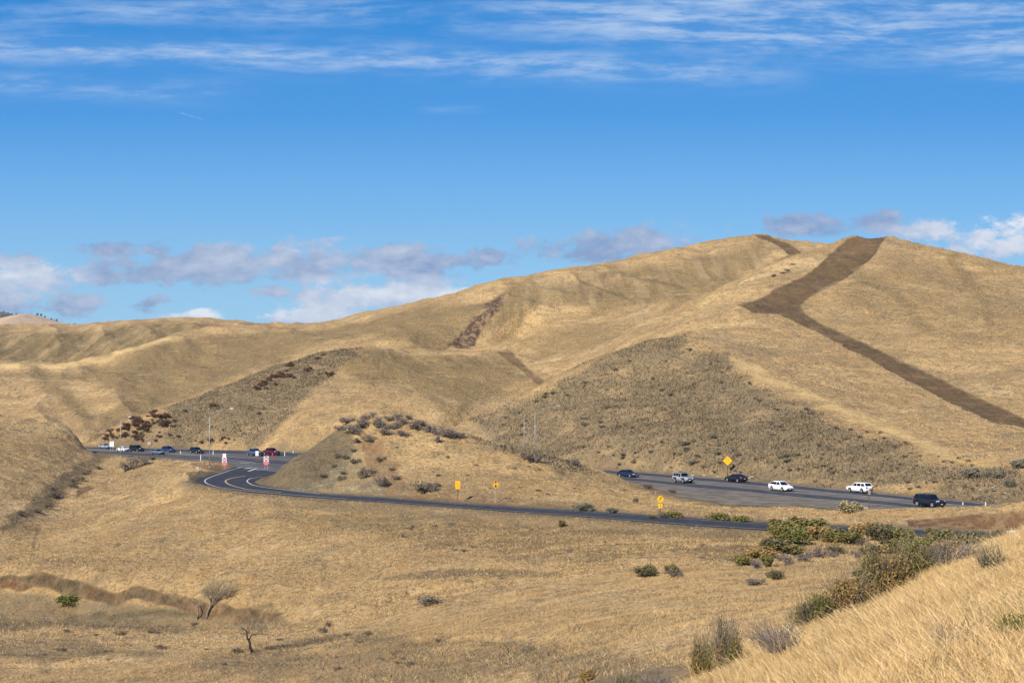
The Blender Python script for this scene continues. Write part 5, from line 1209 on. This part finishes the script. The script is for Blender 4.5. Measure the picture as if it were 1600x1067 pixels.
def oak(p,q,w_,h_,D):
    k=D/F; x=(p-800)/F*D; z=(HY-q)/F*D+CZ; o=empty('oak_tree',(x,D+20,z-h_*k*.25)); c=link('crown',OAK,None,o); c.scale=(w_*k,w_*k,h_*k); c.location=(0,0,h_*k*.15)
    MB().tube([(0,0,-2),(0,0,h_*k*.4)],[.6,.35],6).build('trunk',M['bark_dark'],o)
    tag(o,'dark round oak on the crest of the distant pale hill at the left','tree','oaks on the distant crest')
for p,q,w_,h_ in [(42,491.5,6,2.5),(52,491,7,3.5),(58,492,6,4),(64,494.5,5,3),(74,498.5,5,3.5),(78,500,4,2.5),(82.5,501,5,5),(102,505.2,3,2),(111,506.5,4,3.5),(120,508.5,5,3),(126,509.5,5,3),(134,511,6,3),(140,512,4,2.5)]: oak(p,q,w_,h_,2300)
for p,q,w_,h_ in [(1,487.5,5,3),(8,489,4,3),(13,490,3,2.5),(21,492,5,5)]:
    k=0; oak(p,q,w_*1.0,h_,3300)
for o_ in [x for x in bpy.data.objects if x.name.startswith('oak_tree')][-4:]: tag(o_,'dark oak on the bluish farthest hill at the left edge',None,'oaks on the farthest hill')

# a short vapour trail high over the left
cp=lambda p,q,D:((p-800)/F*D,D,(HY-q)/F*D+CZ)
m,t=newmat('vapour'); e=t.node('ShaderNodeBsdfTransparent'); d=t.node('ShaderNodeBsdfDiffuse'); d.inputs[0].default_value=(.9,.9,.9,1)
n_=t.noise(t.node('ShaderNodeTexCoord').outputs['Object'],.02,3); mx_=t.node('ShaderNodeMixShader'); t.l.new(t.mr(n_,.2,.8,.12,.4),mx_.inputs[0]); t.l.new(e.outputs[0],mx_.inputs[1]); t.l.new(d.outputs[0],mx_.inputs[2]); oo=t.node('ShaderNodeOutputMaterial'); t.l.new(mx_.outputs[0],oo.inputs[0])
vt=MB().tube([cp(281,176.3,9000),cp(296,181,9050),cp(308,184.8,9100),cp(318,187.6,9150)],[1.0,2.6,3.0,1.0],8).build('vapour_trail',m,smooth=True)
tag(vt,'short thin white aircraft vapour trail in the upper left blue sky','vapour trail')

# ------------------------------------------------------------------ the air
HAZE=0.00003
hz=MB().box((0,2080,90),(7000,4340,300)).build('haze',None); hz['kind']='stuff'
m=bpy.data.materials.new('haze'); m.use_nodes=True; t=NT(m.node_tree)
v_=t.node('ShaderNodeVolumePrincipled'); v_.inputs['Color'].default_value=(.88,.90,.95,1); v_.inputs['Density'].default_value=HAZE; v_.inputs['Anisotropy'].default_value=.2
oo=t.node('ShaderNodeOutputMaterial'); t.l.new(v_.outputs[0],oo.inputs['Volume']); hz.data.materials.append(m)
